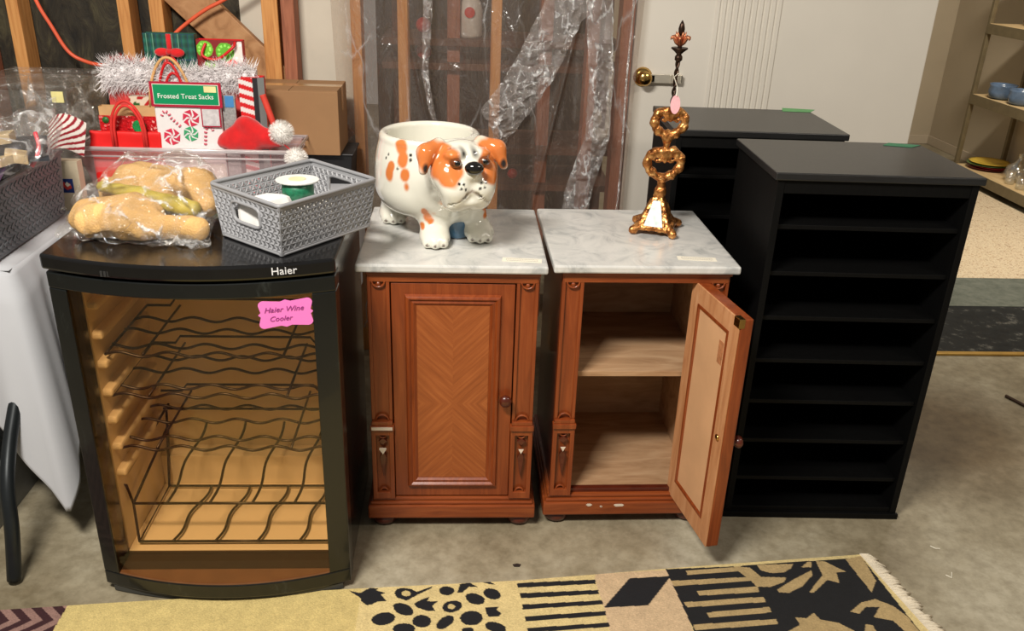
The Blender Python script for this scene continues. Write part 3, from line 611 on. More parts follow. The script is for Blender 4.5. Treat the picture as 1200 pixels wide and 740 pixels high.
# ------------------------------------------------------------------ black shelf cabinets
M_BSH = wood('black_stained_wood', [(2, 2, 2), (4, 4, 4), (6, 6, 6)], (14, 14, 1.2), .6, .0, .15)
M_BSH.node_tree.nodes['Principled BSDF'].inputs['Specular IOR Level'].default_value = .18
M_BTOP = wood('black_top_wood', [(22, 22, 22), (30, 30, 30), (38, 38, 37)], (1.5, 30, 30), .38, .2, .2)
def blackshelf(x, y, rz, label, depth, w=.53, H=1.037):
    t = thing('shelf_cabinet', (x, y, 0), label, 'shelf cabinet', 'matching black shelf cabinets', rz, world=False)
    MB().box(0, w, 0, depth, H - .020, H).build('top', M_BTOP, t, bevel=.003)
    MB().box(.010, .028, .008, depth - .002, .0, H - .02).build('side_panel', M_BSH, t, bevel=.001)
    MB().box(w - .028, w - .010, .008, depth - .002, .0, H - .02).build('side_panel', M_BSH, t, bevel=.001)
    MB().box(.028, w - .028, depth - .012, depth - .004, .0, H - .02).build('back_panel', M_BSH, t)
    MB().box(.028, w - .028, .012, .03, .0, .02).box(.004, w - .004, .002, .012, 0, .018).build('bottom_rail', M_BSH, t, bevel=.001)
    MB().box(.028, w - .028, .012, depth - .012, .020, .034).build('shelf', M_BSH, t, bevel=.001)
    for k in range(7):
        z = .132 + k * .1275; MB().box(.0285, w - .0285, .022, depth - .012, z - .012, z).build('shelf', M_BSH, t, bevel=.001)
    MB().box(.028, w - .028, .010, .024, H - .055, H - .02).build('top_rail', M_BSH, t, bevel=.001)
    return t
blackshelf(1.039, .056, math.radians(-1.75), 'black shelf cabinet nearer the camera, standing right of the open nightstand', .387)
blackshelf(.893, .548, math.radians(-1.9), 'black shelf cabinet behind the nearer one, partly hidden by the candlestick', .385)
M_GRN = plain('green_note', (104, 168, 106), .7, var=.03); M_GRN2 = plain('green_note_dark', (52, 120, 84), .7, var=.03)
tag(MB().prism([(1.335, .885), (1.43, .880), (1.462, .925), (1.355, .945)], (0, 0, 1.0375), (1, 0, 0), (0, 1, 0), (0, 0, .001)).build('sticky_note', M_GRN), 'light green paper slip on top of the rear black cabinet', 'note')
tag(MB().prism([(1.46, .392), (1.535, .372), (1.575, .402), (1.49, .424)], (0, 0, 1.0375), (1, 0, 0), (0, 1, 0), (0, 0, .001)).build('sticky_note', M_GRN2), 'dark green paper slip on top of the nearer black cabinet', 'note')

# ------------------------------------------------------------------ patterned rug
RUGP={'BLACK':[[(-0.013,-0.253),(0.017,-0.263),(0.04,-0.244),(0.064,-0.247),(0.056,-0.253),(0.082,-0.263),(0.07,-0.269),(0.088,-0.293),(0.063,-0.295),(0.052,-0.304),(0.039,-0.307),(0.024,-0.292),(0.019,-0.279)],[(0.104,-0.264),(0.109,-0.249),(0.124,-0.245),(0.146,-0.249),(0.161,-0.26),(0.2,-0.239),(0.198,-0.247),(0.165,-0.27),(0.137,-0.292),(0.112,-0.28)],[(0.257,-0.257),(0.254,-0.266),(0.247,-0.272),(0.237,-0.274),(0.227,-0.271),(0.22,-0.265),(0.217,-0.257),(0.219,-0.248),(0.226,-0.242),(0.236,-0.24),(0.246,-0.243),(0.254,-0.249)],[(0.157,-0.335),(0.152,-0.343),(0.141,-0.344),(0.127,-0.34),(0.114,-0.331),(0.106,-0.319),(0.104,-0.308),(0.109,-0.301),(0.12,-0.299),(0.134,-0.303),(0.147,-0.312),(0.155,-0.324)],[(0.113,-0.348),(0.111,-0.36),(0.102,-0.37),(0.088,-0.375),(0.073,-0.375),(0.061,-0.369),(0.055,-0.359),(0.057,-0.348),(0.066,-0.338),(0.08,-0.332),(0.095,-0.332),(0.107,-0.338)],[(0.156,-0.303),(0.173,-0.288),(0.194,-0.278),(0.189,-0.294),(0.216,-0.295),(0.202,-0.311),(0.21,-0.329),(0.189,-0.328),(0.164,-0.316)],[(0.277,-0.307),(0.275,-0.319),(0.267,-0.328),(0.255,-0.334),(0.242,-0.334),(0.232,-0.329),(0.227,-0.319),(0.229,-0.308),(0.237,-0.298),(0.249,-0.293),(0.262,-0.292),(0.272,-0.298)],[(0.334,-0.297),(0.329,-0.305),(0.318,-0.308),(0.305,-0.306),(0.294,-0.299),(0.286,-0.288),(0.284,-0.277),(0.289,-0.269),(0.3,-0.266),(0.313,-0.268),(0.325,-0.276),(0.333,-0.286)],[(0.375,-0.279),(0.37,-0.287),(0.36,-0.29),(0.349,-0.289),(0.338,-0.282),(0.332,-0.272),(0.331,-0.261),(0.336,-0.252),(0.345,-0.249),(0.357,-0.251),(0.368,-0.258),(0.374,-0.268)],[(0.328,-0.355),(0.324,-0.367),(0.314,-0.376),(0.3,-0.379),(0.285,-0.376),(0.275,-0.366),(0.271,-0.354),(0.275,-0.341),(0.285,-0.332),(0.3,-0.329),(0.314,-0.332),(0.325,-0.342)],[(0.202,-0.363),(0.199,-0.374),(0.191,-0.382),(0.179,-0.384),(0.167,-0.381),(0.158,-0.374),(0.155,-0.363),(0.157,-0.352),(0.165,-0.344),(0.177,-0.341),(0.189,-0.345),(0.198,-0.353)],[(0.257,-0.351),(0.257,-0.361),(0.252,-0.373),(0.242,-0.383),(0.231,-0.39),(0.221,-0.39),(0.214,-0.384),(0.214,-0.374),(0.219,-0.363),(0.228,-0.352),(0.24,-0.345),(0.251,-0.345)],[(0.164,-0.388),(0.161,-0.397),(0.151,-0.404),(0.138,-0.406),(0.124,-0.403),(0.113,-0.397),(0.109,-0.387),(0.112,-0.378),(0.122,-0.371),(0.135,-0.369),(0.149,-0.372),(0.16,-0.379)],[(0.384,-0.396),(0.379,-0.403),(0.368,-0.405),(0.355,-0.402),(0.342,-0.395),(0.334,-0.386),(0.332,-0.376),(0.338,-0.369),(0.349,-0.367),(0.362,-0.37),(0.375,-0.377),(0.383,-0.386)],[(0.334,-0.318),(0.346,-0.318),(0.37,-0.315),(0.362,-0.326),(0.374,-0.338),(0.368,-0.35),(0.34,-0.35)],[(0.264,-0.264),(0.271,-0.232),(0.295,-0.227),(0.317,-0.244),(0.295,-0.243),(0.277,-0.264)],[(0.326,-0.225),(0.343,-0.219),(0.363,-0.236),(0.347,-0.233)],[(0.306,-0.395),(0.304,-0.399),(0.299,-0.403),(0.291,-0.404),(0.283,-0.402),(0.278,-0.399),(0.275,-0.394),(0.278,-0.39),(0.283,-0.386),(0.291,-0.385),(0.299,-0.386),(0.304,-0.39)],[(0.419,-0.23),(0.625,-0.219),(0.625,-0.235),(0.42,-0.248)],[(0.424,-0.268),(0.628,-0.258),(0.628,-0.273),(0.425,-0.287)],[(0.427,-0.309),(0.633,-0.296),(0.633,-0.311),(0.428,-0.326)],[(0.432,-0.35),(0.636,-0.334),(0.635,-0.35),(0.432,-0.367)],[(0.435,-0.389),(0.638,-0.374),(0.638,-0.388),(0.436,-0.405)],[(0.439,-0.426),(0.639,-0.412),(0.639,-0.426),(0.439,-0.444)],[(0.633,-0.322),(0.717,-0.215),(0.83,-0.207),(0.747,-0.316)]],'HOLE':[[(0.146,-0.266),(0.145,-0.271),(0.14,-0.275),(0.135,-0.276),(0.129,-0.275),(0.124,-0.271),(0.122,-0.266),(0.123,-0.26),(0.127,-0.257),(0.133,-0.255),(0.139,-0.257),(0.144,-0.261)],[(0.259,-0.314),(0.258,-0.319),(0.255,-0.322),(0.25,-0.323),(0.246,-0.322),(0.242,-0.319),(0.241,-0.314),(0.242,-0.31),(0.245,-0.306),(0.25,-0.305),(0.255,-0.307),(0.258,-0.31)]],'FIELD':[[(0.821,-0.18),(1.01,-0.171),(1.186,-0.154),(1.338,-0.141),(1.379,-0.135),(1.411,-0.435),(0.847,-0.438)]],'TAN':[[(0.875,-0.186),(1.029,-0.171),(1.023,-0.19),(0.875,-0.203)],[(0.826,-0.226),(1.035,-0.213),(1.046,-0.228),(0.828,-0.246)],[(0.884,-0.265),(1.051,-0.25),(1.048,-0.271),(0.888,-0.282)],[(0.841,-0.306),(1.054,-0.288),(1.054,-0.307),(0.846,-0.324)],[(0.89,-0.343),(1.057,-0.325),(1.057,-0.344),(0.894,-0.361)],[(0.846,-0.384),(1.061,-0.367),(1.06,-0.385),(0.847,-0.402)],[(1.074,-0.165),(1.177,-0.162),(1.164,-0.18),(1.139,-0.196),(1.102,-0.198),(1.08,-0.188)],[(1.01,-0.171),(1.052,-0.176),(1.072,-0.213),(1.139,-0.216),(1.127,-0.233),(1.084,-0.252),(1.048,-0.25),(1.038,-0.224),(1.017,-0.19)],[(1.098,-0.263),(1.154,-0.225),(1.218,-0.188),(1.213,-0.208),(1.169,-0.251),(1.125,-0.275),(1.101,-0.272)],[(1.244,-0.151),(1.269,-0.153),(1.296,-0.181),(1.312,-0.195),(1.283,-0.197),(1.275,-0.239),(1.247,-0.226),(1.191,-0.275),(1.18,-0.273),(1.241,-0.208)],[(1.194,-0.176),(1.221,-0.153),(1.23,-0.155),(1.222,-0.176)],[(1.33,-0.144),(1.381,-0.13),(1.378,-0.231),(1.347,-0.275),(1.34,-0.227)],[(1.261,-0.344),(1.303,-0.312),(1.345,-0.3),(1.381,-0.325),(1.4,-0.362),(1.411,-0.446),(1.371,-0.446),(1.37,-0.412),(1.357,-0.377),(1.313,-0.364),(1.344,-0.329),(1.308,-0.328),(1.28,-0.352)],[(1.112,-0.362),(1.139,-0.366),(1.164,-0.347),(1.173,-0.371),(1.215,-0.383),(1.244,-0.41),(1.235,-0.444),(1.078,-0.441),(1.078,-0.408),(1.114,-0.389)],[(1.282,-0.388),(1.298,-0.392),(1.298,-0.43),(1.259,-0.429)]],'PINK':[[(0.629,-0.197),(0.824,-0.183),(0.837,-0.246),(0.841,-0.424),(0.637,-0.421),(0.633,-0.316),(0.625,-0.219)]]}
def inpoly(X, Y, P):
    r = np.zeros(X.shape, bool); n = len(P); j = n - 1
    for i in range(n):
        xi, yi = P[i]; xj, yj = P[j]
        c = ((yi > Y) != (yj > Y)) & (X < (xj - xi) * (Y - yi) / (yj - yi + 1e-12) + xi); r ^= c; j = i
    return r
RC = [(-1.3, -.352), (1.392, -.122), (1.55, -1.02), (-1.22, -1.25)]
def rugp(u, v):
    a = Vector(RC[0]).lerp(Vector(RC[1]), u); b = Vector(RC[3]).lerp(Vector(RC[2]), u); p = a.lerp(b, v); return p
NU, NV = 1150, 240
def vmap(v): return v * .5 if v < .85 else .425 + (v - .85) / .15 * .575
RF = [Vector((-1.3, -.348)), Vector((-.733, -.303)), Vector((-.609, -.292)), Vector((-.004, -.247)), (Vector((.429, -.220))), Vector((.90, -.170)), Vector((1.387, -.124))]
def edge(u):
    x = -1.3 + 2.687 * u
    for i in range(len(RF) - 1):
        if x <= RF[i + 1].x + 1e-6:
            t = (x - RF[i].x) / (RF[i + 1].x - RF[i].x); return RF[i].lerp(RF[i + 1], t)
    return RF[-1]
def rg(u, v):
    a = edge(u); b = Vector(RC[3]).lerp(Vector(RC[2]), u); p = a.lerp(b, vmap(v)); return (p.x, p.y, .0085)
rm = MB().grid(rg, NU, NV)
V = np.array(rm.v); X, Y = V[:, 0], V[:, 1]
rs = np.random.RandomState(3)
def c3(c): return np.array(lin(c)[:3])
col = np.tile(c3((224, 202, 142)), (len(V), 1))
col = np.where((X < .02)[:, None], c3((212, 190, 124)), col)
pk = inpoly(X, Y, RUGP['PINK'][0]); col[pk] = c3((212, 184, 146))
col[inpoly(X, Y, RUGP['FIELD'][0])] = c3((24, 24, 26))
for P in RUGP['TAN']: col[inpoly(X, Y, P)] = c3((186, 160, 112))
for P in RUGP['BLACK']: col[inpoly(X, Y, P)] = c3((22, 22, 26))
for P in RUGP['HOLE']: col[inpoly(X, Y, P)] = c3((212, 190, 130))
cv = X < -.69 - .03 * ((Y + .345) / .04) * 0
ph = ((X + 1.1 * np.abs(Y + .348)) / .052) % 1
col[cv] = np.where((ph[cv] < .5)[:, None], c3((58, 26, 30)), c3((150, 116, 106)))
low = Y < -.52
col *= (1 + .10 * rs.randn(len(V)))[:, None].clip(.7, 1.3)
rt = thing('patterned_rug', (.1, -.6, 0), 'gold and black patterned wool rug with spots, stripes and leaves in front', 'rug')
o = rm.build('pile', attr_mat('rug_pile', .95, 0, .5, 260, var=.28), rt, fix=False); paint(o, np.clip(col, 0, 1))
b0 = [edge(i / 40) for i in range(41)]
bp_ = [(p.x, p.y) for p in b0] + [(RC[2][0], RC[2][1]), (RC[3][0], RC[3][1])]
MB().prism(bp_[::-1], (0, 0, .0005), (1, 0, 0), (0, 1, 0), (0, 0, .0075)).build('backing', plain('rug_backing', (176, 156, 108), .95), rt)
fg = MB()
for k in range(260):
    t = k / 260; a = Vector((1.387, -.124)).lerp(Vector(RC[2]), t); 
    l = rnd.uniform(.02, .04); jy = rnd.uniform(-.012, .012)
    fg.tube([(a.x - .008, a.y, .007), (a.x + l * .5, a.y + jy * .5, .010), (a.x + l, a.y + jy, .003)], [.004, .0042, .003], 5)
tag(fg.build('fringe', plain('cream_fringe', (222, 210, 186), .9), rt, smooth=True), 'cream knotted fringe', kind='stuff')

# ------------------------------------------------------------------ debris on the floor
tag(MB().prism([(0, 0), (.012, .003), (.022, 0), (.018, -.008), (.004, -.008)], (.412, -.15, .0), (1, 0, 0), (0, 1, 0), (0, 0, .003)).build('floor_debris', plain('dark_scrap', (40, 26, 20), .8)), 'tiny dark scrap on the concrete between rug and closed nightstand', 'debris')
for x, y, a, lb in ((1.604, -.082, .7, 'white thread scrap on the floor right of the rug corner, upper one'), (1.586, -.203, -.6, 'white thread scrap on the floor right of the rug, lower one')):
    tag(MB().tube([(x, y, .002), (x + .012 * math.cos(a), y - .012, .003), (x + .022, y - .018 * math.sin(a), .002)], .0015, 5).build('thread_scrap', M_PAPER), lb, 'debris')
tag(MB().tube([(2.34, .79, .006), (2.375, .70, .006), (2.42, .62, .006)], .006, 6).build('wood_splinter', plain('dark_stick', (62, 42, 28), .8)), 'thin dark stick on the concrete at the right photo edge', 'debris')
# ------------------------------------------------------------------ tables with grey cloth
M_CLOTH = plain('grey_tablecloth', (188, 190, 194), .8, var=.03, scale=3, sheen=.2)
M_PL = plain('table_plastic', (210, 208, 200), .6); M_TUBE = plain('dark_table_tube', (40, 44, 46), .35, .5)
TX = -.862; TY = .075; TZ = .742
ft = thing('folding_table', (-1.4, .5, 0), 'folding table with dark tube legs under grey cloth at the left', 'table')
MB().box(-2.2, TX, TY, 1.08, .70, .735).build('tabletop', M_PL, ft, bevel=.01)
MB().tube(smoothp([(-.875, .18, .70), (-.868, .04, .48), (-.872, -.07, .33), (-.862, -.14, .24), (-.852, -.18, .14), (-.858, -.208, .012)]), .0175, 12).build('leg', M_TUBE, ft, smooth=True)
MB().tube(smoothp([(-.875, .9, .70), (-.875, 1.0, .3), (-.875, 1.05, .012)]), .0175, 12).build('leg', M_TUBE, ft, smooth=True)
MB().tube([(-.90, .16, .45), (-.80, .02, .40), (-.90, .30, .62)], .010, 8).build('brace', M_TUBE, ft, smooth=True)
for k in range(2):
    MB().tube(smoothp([(-2.1, .18 + .7 * k, .70), (-2.1, .04 + .95 * k, .35), (-2.1, -.1 + 1.15 * k, .012)]), .0175, 12).build('leg', M_TUBE, ft, smooth=True)
# cloth: top sheet plus drape that falls lowest at the corner
cb = MB(); cb.grid(lambda u, v: (-2.25 + (TX + 2.25) * u, TY + (1.1 - TY) * v, TZ), 30, 20)
def drape(u, v):
    # u runs along front edge, round the corner, back along the right edge
    Lf = 1.35; Lc = .06; Lr = .5; s = u * (Lf + Lc + Lr); r = .03
    if s < Lf: x, y, nx_, ny_ = -2.25 + s * (TX - r + 2.25) / Lf, TY, 0, -1
    elif s < Lf + Lc:
        a = -PI / 2 + (s - Lf) / Lc * PI / 2; x, y, nx_, ny_ = TX - r + r * math.cos(a), TY + r + r * math.sin(a), math.cos(a), math.sin(a)
    else: x, y, nx_, ny_ = TX, TY + r + (s - Lf - Lc), 1, 0
    dd = s - Lf - .03; c = math.exp(-abs(dd) / (.085 if dd < 0 else .14))
    hem = .455 - .345 * c
    z = TZ + (hem - TZ) * v; q = v ** .8
    f = .012 * math.sin(s * 48 + 1.5) * q + .006 * math.sin(s * 90 + 1) * q
    out = .012 * min(1, v * 8) + (.02 * q + f)
    cx, cy = .10 * c * q, -.15 * c * q
    return (x + nx_ * out + cx, y + ny_ * out + cy, z)
cb.grid(drape, 240, 40)
tag(cb.build('tablecloth', M_CLOTH, smooth=True, solid=.002), 'light grey cloth with a corner hanging almost to the floor', 'tablecloth')
f2 = thing('folding_table', (-.45, .72, 0), 'second cloth-covered folding table hidden behind the wine cooler', 'table')
MB().box(-.85, -.10, .36, 1.08, .70, .735).build('tabletop', M_PL, f2, bevel=.01)
for x in (-.80, -.16):
    for y in (.42, 1.02): MB().tube([(x, y, 0), (x, y, .70)], .015, 10).build('leg', M_TUBE, f2, smooth=True)
c2 = MB(); NR = 60
def cl2(u, v):
    x0, x1, y0, y1 = -.856, -.094, .352, 1.088
    per = [(x0, y0), (x1, y0), (x1, y1), (x0, y1), (x0, y0)]; s = u * 4; i = min(int(s), 3); t = s - i
    x = per[i][0] + (per[i + 1][0] - per[i][0]) * t; y = per[i][1] + (per[i + 1][1] - per[i][1]) * t
    w = .006 * math.sin(u * 90) * v
    return (x + (w if i in (1, 3) else 0), y + (w if i in (0, 2) else 0), .742 - v * .35)
c2.grid(cl2, 160, 8); c2.box(-.856, -.094, .352, 1.088, .738, .742)
tag(c2.build('tablecloth', M_CLOTH, smooth=False), 'light grey cloth on the table behind the wine cooler', 'tablecloth')
# grey storage bin under the left table
bn = thing('storage_bin', (-1.25, .25, 0), 'grey woven-look bin on the floor under the left table', 'bin')
def woven(name, c, sc=60, c2=None):
    t = NT(name); t.set(rough=.5); v = t.coord((1, 1, 1)); b = t.n('ShaderNodeTexBrick'); b.inputs['Scale'].default_value = sc; b.inputs['Mortar Size'].default_value = .03; b.inputs['Mortar Smooth'].default_value = .6
    t.set(color=lin(c)); return t.m
M_GBIN = plain('grey_bin_plastic', (112, 114, 114), .5)
def taper(mb, x0, x1, y0, y1, z0, z1, k, th=.003, floor=True):
    """open box whose walls lean outwards by k"""
    a = [(x0 + k, y0 + k), (x1 - k, y0 + k), (x1 - k, y1 - k), (x0 + k, y1 - k)]; b = [(x0, y0), (x1, y0), (x1, y1), (x0, y1)]
    ai = [(x0 + k + th, y0 + k + th), (x1 - k - th, y0 + k + th), (x1 - k - th, y1 - k - th), (x0 + k + th, y1 - k - th)]; bi = [(x0 + th, y0 + th), (x1 - th, y0 + th), (x1 - th, y1 - th), (x0 + th, y1 - th)]
    vs = [(*p, z0) for p in a] + [(*p, z1) for p in b] + [(*p, z0 + th) for p in ai] + [(*p, z1) for p in bi]
    fs = [(3, 2, 1, 0), (8, 9, 10, 11)]
    for i in range(4):
        j = (i + 1) % 4; fs += [(i, j, 4 + j, 4 + i), (8 + j, 8 + i, 12 + i, 12 + j), (4 + i, 4 + j, 12 + j, 12 + i)]
    return mb.add(vs, fs)
taper(MB(), -1.5, -.97, -.02, .5, .0, .20, .03).build('bin_wall', M_GBIN, bn, bevel=.004)
MB().tube([(-1.5, -.02, .20), (-.97, -.02, .20), (-.97, .5, .20), (-1.5, .5, .20)], .007, 8, True).build('rim', plain('bin_rim', (150, 150, 146), .5), bn, smooth=True)

# ------------------------------------------------------------------ dark woven basket with bagged odds and ends on the left table
M_DKB = plain('charcoal_basket', (112, 114, 118), .45, var=.1)
kb = thing('woven_basket', (-1.15, .33, TZ), 'charcoal woven-look plastic basket on the grey cloth at the left edge', 'basket')
BX0, BX1, BY0, BY1, BZ0, BZ1 = -1.42, -.898, -.02, .545, .748, .932
taper(MB(), BX0, BX1, BY0, BY1, BZ0, BZ1, .012, .004).build('basket_wall', M_DKB, kb, bevel=.003)
wv_ = MB()
for i in range(24):
    for j_ in range(10):
        y = BY0 + .025 + i * .0225 + (j_ % 2) * .011; z = BZ0 + .014 + j_ * .0168
        if y > BY1 - .02: continue
        x = BX1 - .012 * (1 - (z - BZ0) / (BZ1 - BZ0)) + .0005; s = 1 if j_ % 2 else -1
        wv_.obox((x, y, z), (.0022, 0, 0), (0, .0085, s * .0045), (0, -s * .0013, .0030))
for i in range(22):
    for j_ in range(10):
        x = BX0 + .03 + i * .0225 + (j_ % 2) * .011; z = BZ0 + .014 + j_ * .0168; y = BY0 + .012 * (1 - (z - BZ0) / (BZ1 - BZ0)); s = 1 if j_ % 2 else -1
        wv_.obox((x, y, z), (.0085, 0, s * .0045), (0, .0022, 0), (-s * .0013, 0, .0030))
tag(wv_.build('weave', M_DKB, kb, bevel=.0008), 'raised dash weave pattern', kind='stuff')
MB().tube([(BX0, BY0, BZ1), (BX1, BY0, BZ1), (BX1, BY1, BZ1), (BX0, BY1, BZ1)], .006, 8, True).build('rim', M_DKB, kb, smooth=True)
M_BLOCK = plain('pale_wood_block', (206, 182, 140), .7); M_DKGY = plain('dark_slate_card', (52, 56, 62), .6)
bk = []
for c, e1, e2, e3, lb in (((-.945, .32, 1.018), (.030, .008, .004), (-.006, .028, 0), (0, -.002, .013), 'pale wooden block at the top of the bagged blocks'),
                          ((-.872, .245, .990), (.022, .012, -.006), (-.012, .028, 0), (0, 0, .012), 'pale wooden block lower down, nearer the basket rim'),
                          ((-.905, .19, .985), (.036, .012, .006), (.008, .030, 0), (0, 0, .012), 'pale wooden block at the left edge of the photo')):
    tag(MB().obox(c, e1, e2, e3).build('wood_block', M_BLOCK, bevel=.002), lb, 'block', 'wooden blocks in the basket bag')
tag(MB().obox((-.93, .30, .993), (.09, .05, -.004), (-.04, .09, .01), (0, 0, .003)).build('slate_card', M_DKGY), 'dark grey card under the wooden blocks in the basket', 'card')
tag(MB().tube(smoothp([(-.842, .30, 1.04), (-.832, .285, 1.01), (-.834, .27, .985), (-.848, .26, .960)]), .0055, 8).build('red_ribbon', plain('red_plastic', (222, 50, 66), .35), smooth=True), 'red curled ribbon strip inside the bag over the basket', 'ribbon')
tag(MB().obox((-.925, .12, .957), (.045, .03, -.004), (-.03, .10, .004), (0, 0, .006)).build('booklet', attr_mat('booklet_print', .4), None), 'purple printed booklet lying on the basket at the left edge', 'booklet')
bo = bpy.data.objects['booklet']; paint(bo, np.tile(c3((132, 112, 196)), (8, 1)))
def film_bag(fn, lo, hi, h, mat, name, **k): return nets_obj(name, fn, lo, hi, h, mat, **k)
M_BAG = film('crinkled_bag_film', (.99, .985, .98, 1), .84, .13, (235, 230, 220), .25, 1.0, (22, 22, 22), .06, lines=((22, 22, 22), .09, .8))
tag(nets_obj('dark_cloth', lambda X, Y, Z: ell(X, Y, Z, (-1.09, .27, .935), (.175, .23, .052)) + .006 * wob(X, Y, Z, 40, 12), (-1.3, -.02, .85), (-.86, .56, 1.02), .009, plain('dark_cloth', (62, 64, 68), .85)), 'dark grey cloth bundle filling the charcoal basket', 'cloth')
def bagfn(X, Y, Z):
    d = ell(X, Y, Z, (-.96, .29, .995), (.16, .19, .068)); d = smin(d, ell(X, Y, Z, (-.90, .42, 1.03), (.05, .09, .05)), .04); d = smin(d, cap(X, Y, Z, (-.90, .44, 1.04), (-.855, .48, 1.10), .04, .010), .03)
    return d + .014 * crease(X, Y, Z, 28, 2)
tag(nets_obj('plastic_bag', bagfn, (-1.22, .02, .88), (-.76, .62, 1.15), .007, M_BAG), 'crumpled clear plastic bag of wooden blocks in the charcoal basket', 'plastic bag')

# ------------------------------------------------------------------ clear plastic bin behind
M_CLR = film('clear_tote_plastic', (.98, .97, .95, 1), .86, .10, (210, 206, 196), .3, .9, (24, 24, 24), .02, lines=((16, 16, 10), .05, .5))
ct = thing('clear_bin', (-1.05, .9, TZ), 'clear plastic bin with a lid behind the charcoal basket', 'bin')
taper(MB(), -1.235, -.94, .74, 1.06, .745, 1.07, .02, .003).build('bin_wall', M_CLR, ct, bevel=.006)
MB().box(-1.245, -.932, .73, 1.07, 1.072, 1.09).build('lid', M_CLR, ct, bevel=.008)
MB().box(-.985, -.950, .7385, .7395, 1.035, 1.068).build('price_sticker', plain('yellow_sticker', (232, 222, 150), .6), ct)

# ------------------------------------------------------------------ cardboard box on a dark bin
db = thing('storage_bin', (-.26, 1.02, .742), 'low black bin under the cardboard box by the studs', 'bin')
taper(MB(), -.43, -.11, .93, 1.10, .7425, .845, .01).build('bin_wall', plain('black_bin', (22, 22, 24), .5), db, bevel=.004)
MB().box(-.435, -.105, .925, 1.105, .843, .850).build('lid', plain('black_bin_lid', (26, 26, 28), .5), db, bevel=.003)
M_CARD = plain('cardboard', (156, 118, 80), .8, var=.05, scale=9)
bx = thing('cardboard_box', (-.29, 1.0, .85), 'brown taped cardboard box right of the Christmas gift bags', 'box')
MB().box(-.46, -.145, .90, 1.115, .8505, 1.060).build('carton', M_CARD, bx, bevel=.002)
MB().box(-.459, -.303, .901, 1.114, 1.060, 1.063).box(-.301, -.146, .901, 1.114, 1.060, 1.063).build('top_flap', M_CARD, bx)
MB().box(-.46, -.144, .985, 1.03, 1.0632, 1.0638).box(-.1448, -.1442, .985, 1.03, .98, 1.063).build('packing_tape', plain('brown_tape', (186, 146, 98), .25, coat=.3), bx)

# ------------------------------------------------------------------ translucent tote with Christmas things
TTX0, TTX1, TTY0, TTY1 = -.925, -.250, .665, .885
M_TOTE = film('frosted_tote', (.99, .94, .94, 1), .82, .30, (250, 226, 226), .7, .3, (10, 10, 10), .004)
tt = thing('plastic_tote', (-.59, .78, TZ), 'frosted clear plastic tote full of Christmas gift bags', 'tote')
tw = MB(); taper(tw, TTX0 + .012, TTX1 - .012, TTY0 + .01, TTY1, .7455, .913, .035, .003)
tw.build('tote_wall', M_TOTE, tt, bevel=.006)
rb = MB(); rim = [(TTX0, TTY0), (TTX1, TTY0), (TTX1, TTY1 + .008), (TTX0, TTY1 + .008)]
rb.tube([(*p, .913) for p in rim], .007, 8, True).tube([(*p, .889) for p in [(TTX0 + .008, TTY0 + .006), (TTX1 - .008, TTY0 + .006), (TTX1 - .008, TTY1), (TTX0 + .008, TTY1)]], .003, 6, True)
rb.build('rim', film('tote_rim', (.97, .95, .95, 1), .3, .25, (244, 236, 236), .6, .1, (5, 5, 5), .001), tt, smooth=True)
M_RED = plain('red_paper', (206, 20, 26), .45, var=.08); M_FELT = plain('red_felt', (206, 14, 18), .9, var=.15, scale=30, bump=.4, sheen=.5)
def bagbody(mb, x0, x1, y0, y1, z0, z1, puff=.006):
    def f(u, v):
        s = u * 4; i = min(int(s), 3); t = s - i; per = [(x0, y0), (x1, y0), (x1, y1), (x0, y1), (x0, y0)]
        x = per[i][0] + (per[i + 1][0] - per[i][0]) * t; y = per[i][1] + (per[i + 1][1] - per[i][1]) * t; pf = puff * math.sin(PI * t) * math.sin(PI * v)
        return (x + (pf if i == 1 else -pf if i == 3 else 0), y + (-pf if i == 0 else pf if i == 2 else 0), z0 + (z1 - z0) * v)
    return mb.grid(f, 40, 8).box(x0 + .003, x1 - .003, y0 + .003, y1 - .003, z0, z0 + .004)
def loop(x0, x1, y, z0, z1, r=.0035, lean=0):
    return [(x0 + (x1 - x0) * (.5 - .5 * math.cos(PI * t)) if False else x0 + (x1 - x0) * t, y + lean * math.sin(PI * t), z0 + (z1 - z0) * math.sin(PI * t) ** .55) for t in [i / 24 for i in range(25)]]
def gridcol(name, fn_shape, fn_col, nu, nv, parent=None, rough=.5, matn=None, solid=.001):
    mb = MB().grid(fn_shape, nu, nv); o = mb.build(name, attr_mat(matn or name + '_print', rough), parent, fix=False, solid=solid)
    uv = [(i / nu, j / nv) for j in range(nv + 1) for i in range(nu + 1)]
    paint(o, np.array([lin(fn_col(u, v))[:3] for u, v in uv])); return o
# plaid bag
pb = thing('gift_bag', (-.63, .86, .75), 'green plaid gift bag with a red bow at the top of the tote', 'gift bag')
bagbody(MB(), -.725, -.57, .842, .875, .752, 1.235).build('bag_body', plain('green_bag_back', (28, 84, 66), .5), pb, solid=.001)
def plaid(u, v):
    a = .5 + .5 * math.sin(u * 50); b = .5 + .5 * math.sin(v * 120); c = .55 + .45 * (a * .5 + b * .5)
    base = (24 * c, 104 * c, 84 * c)
    if (u * 8) % 1 < .08 or (v * 18) % 1 < .08: base = (20, 60, 88)
    if (u * 8 + .5) % 1 < .05: base = (120, 168, 140)
    return base
gridcol('bag_front', lambda u, v: (-.725 + .155 * u, .8405 - .006 * math.sin(PI * u) * math.sin(PI * v), .76 + .475 * v), plaid, 90, 160, pb)
bw = MB()
for s in (-1, 1):
    bw.ball((-.645 + s * .022, .828, 1.18), .024, .010, .014); bw.prism([(0, 0), (s * .030, -.04), (s * .012, -.045)], (-.645, .832, 1.18), (1, 0, 0), (0, 0, 1), (0, -.004, 0))
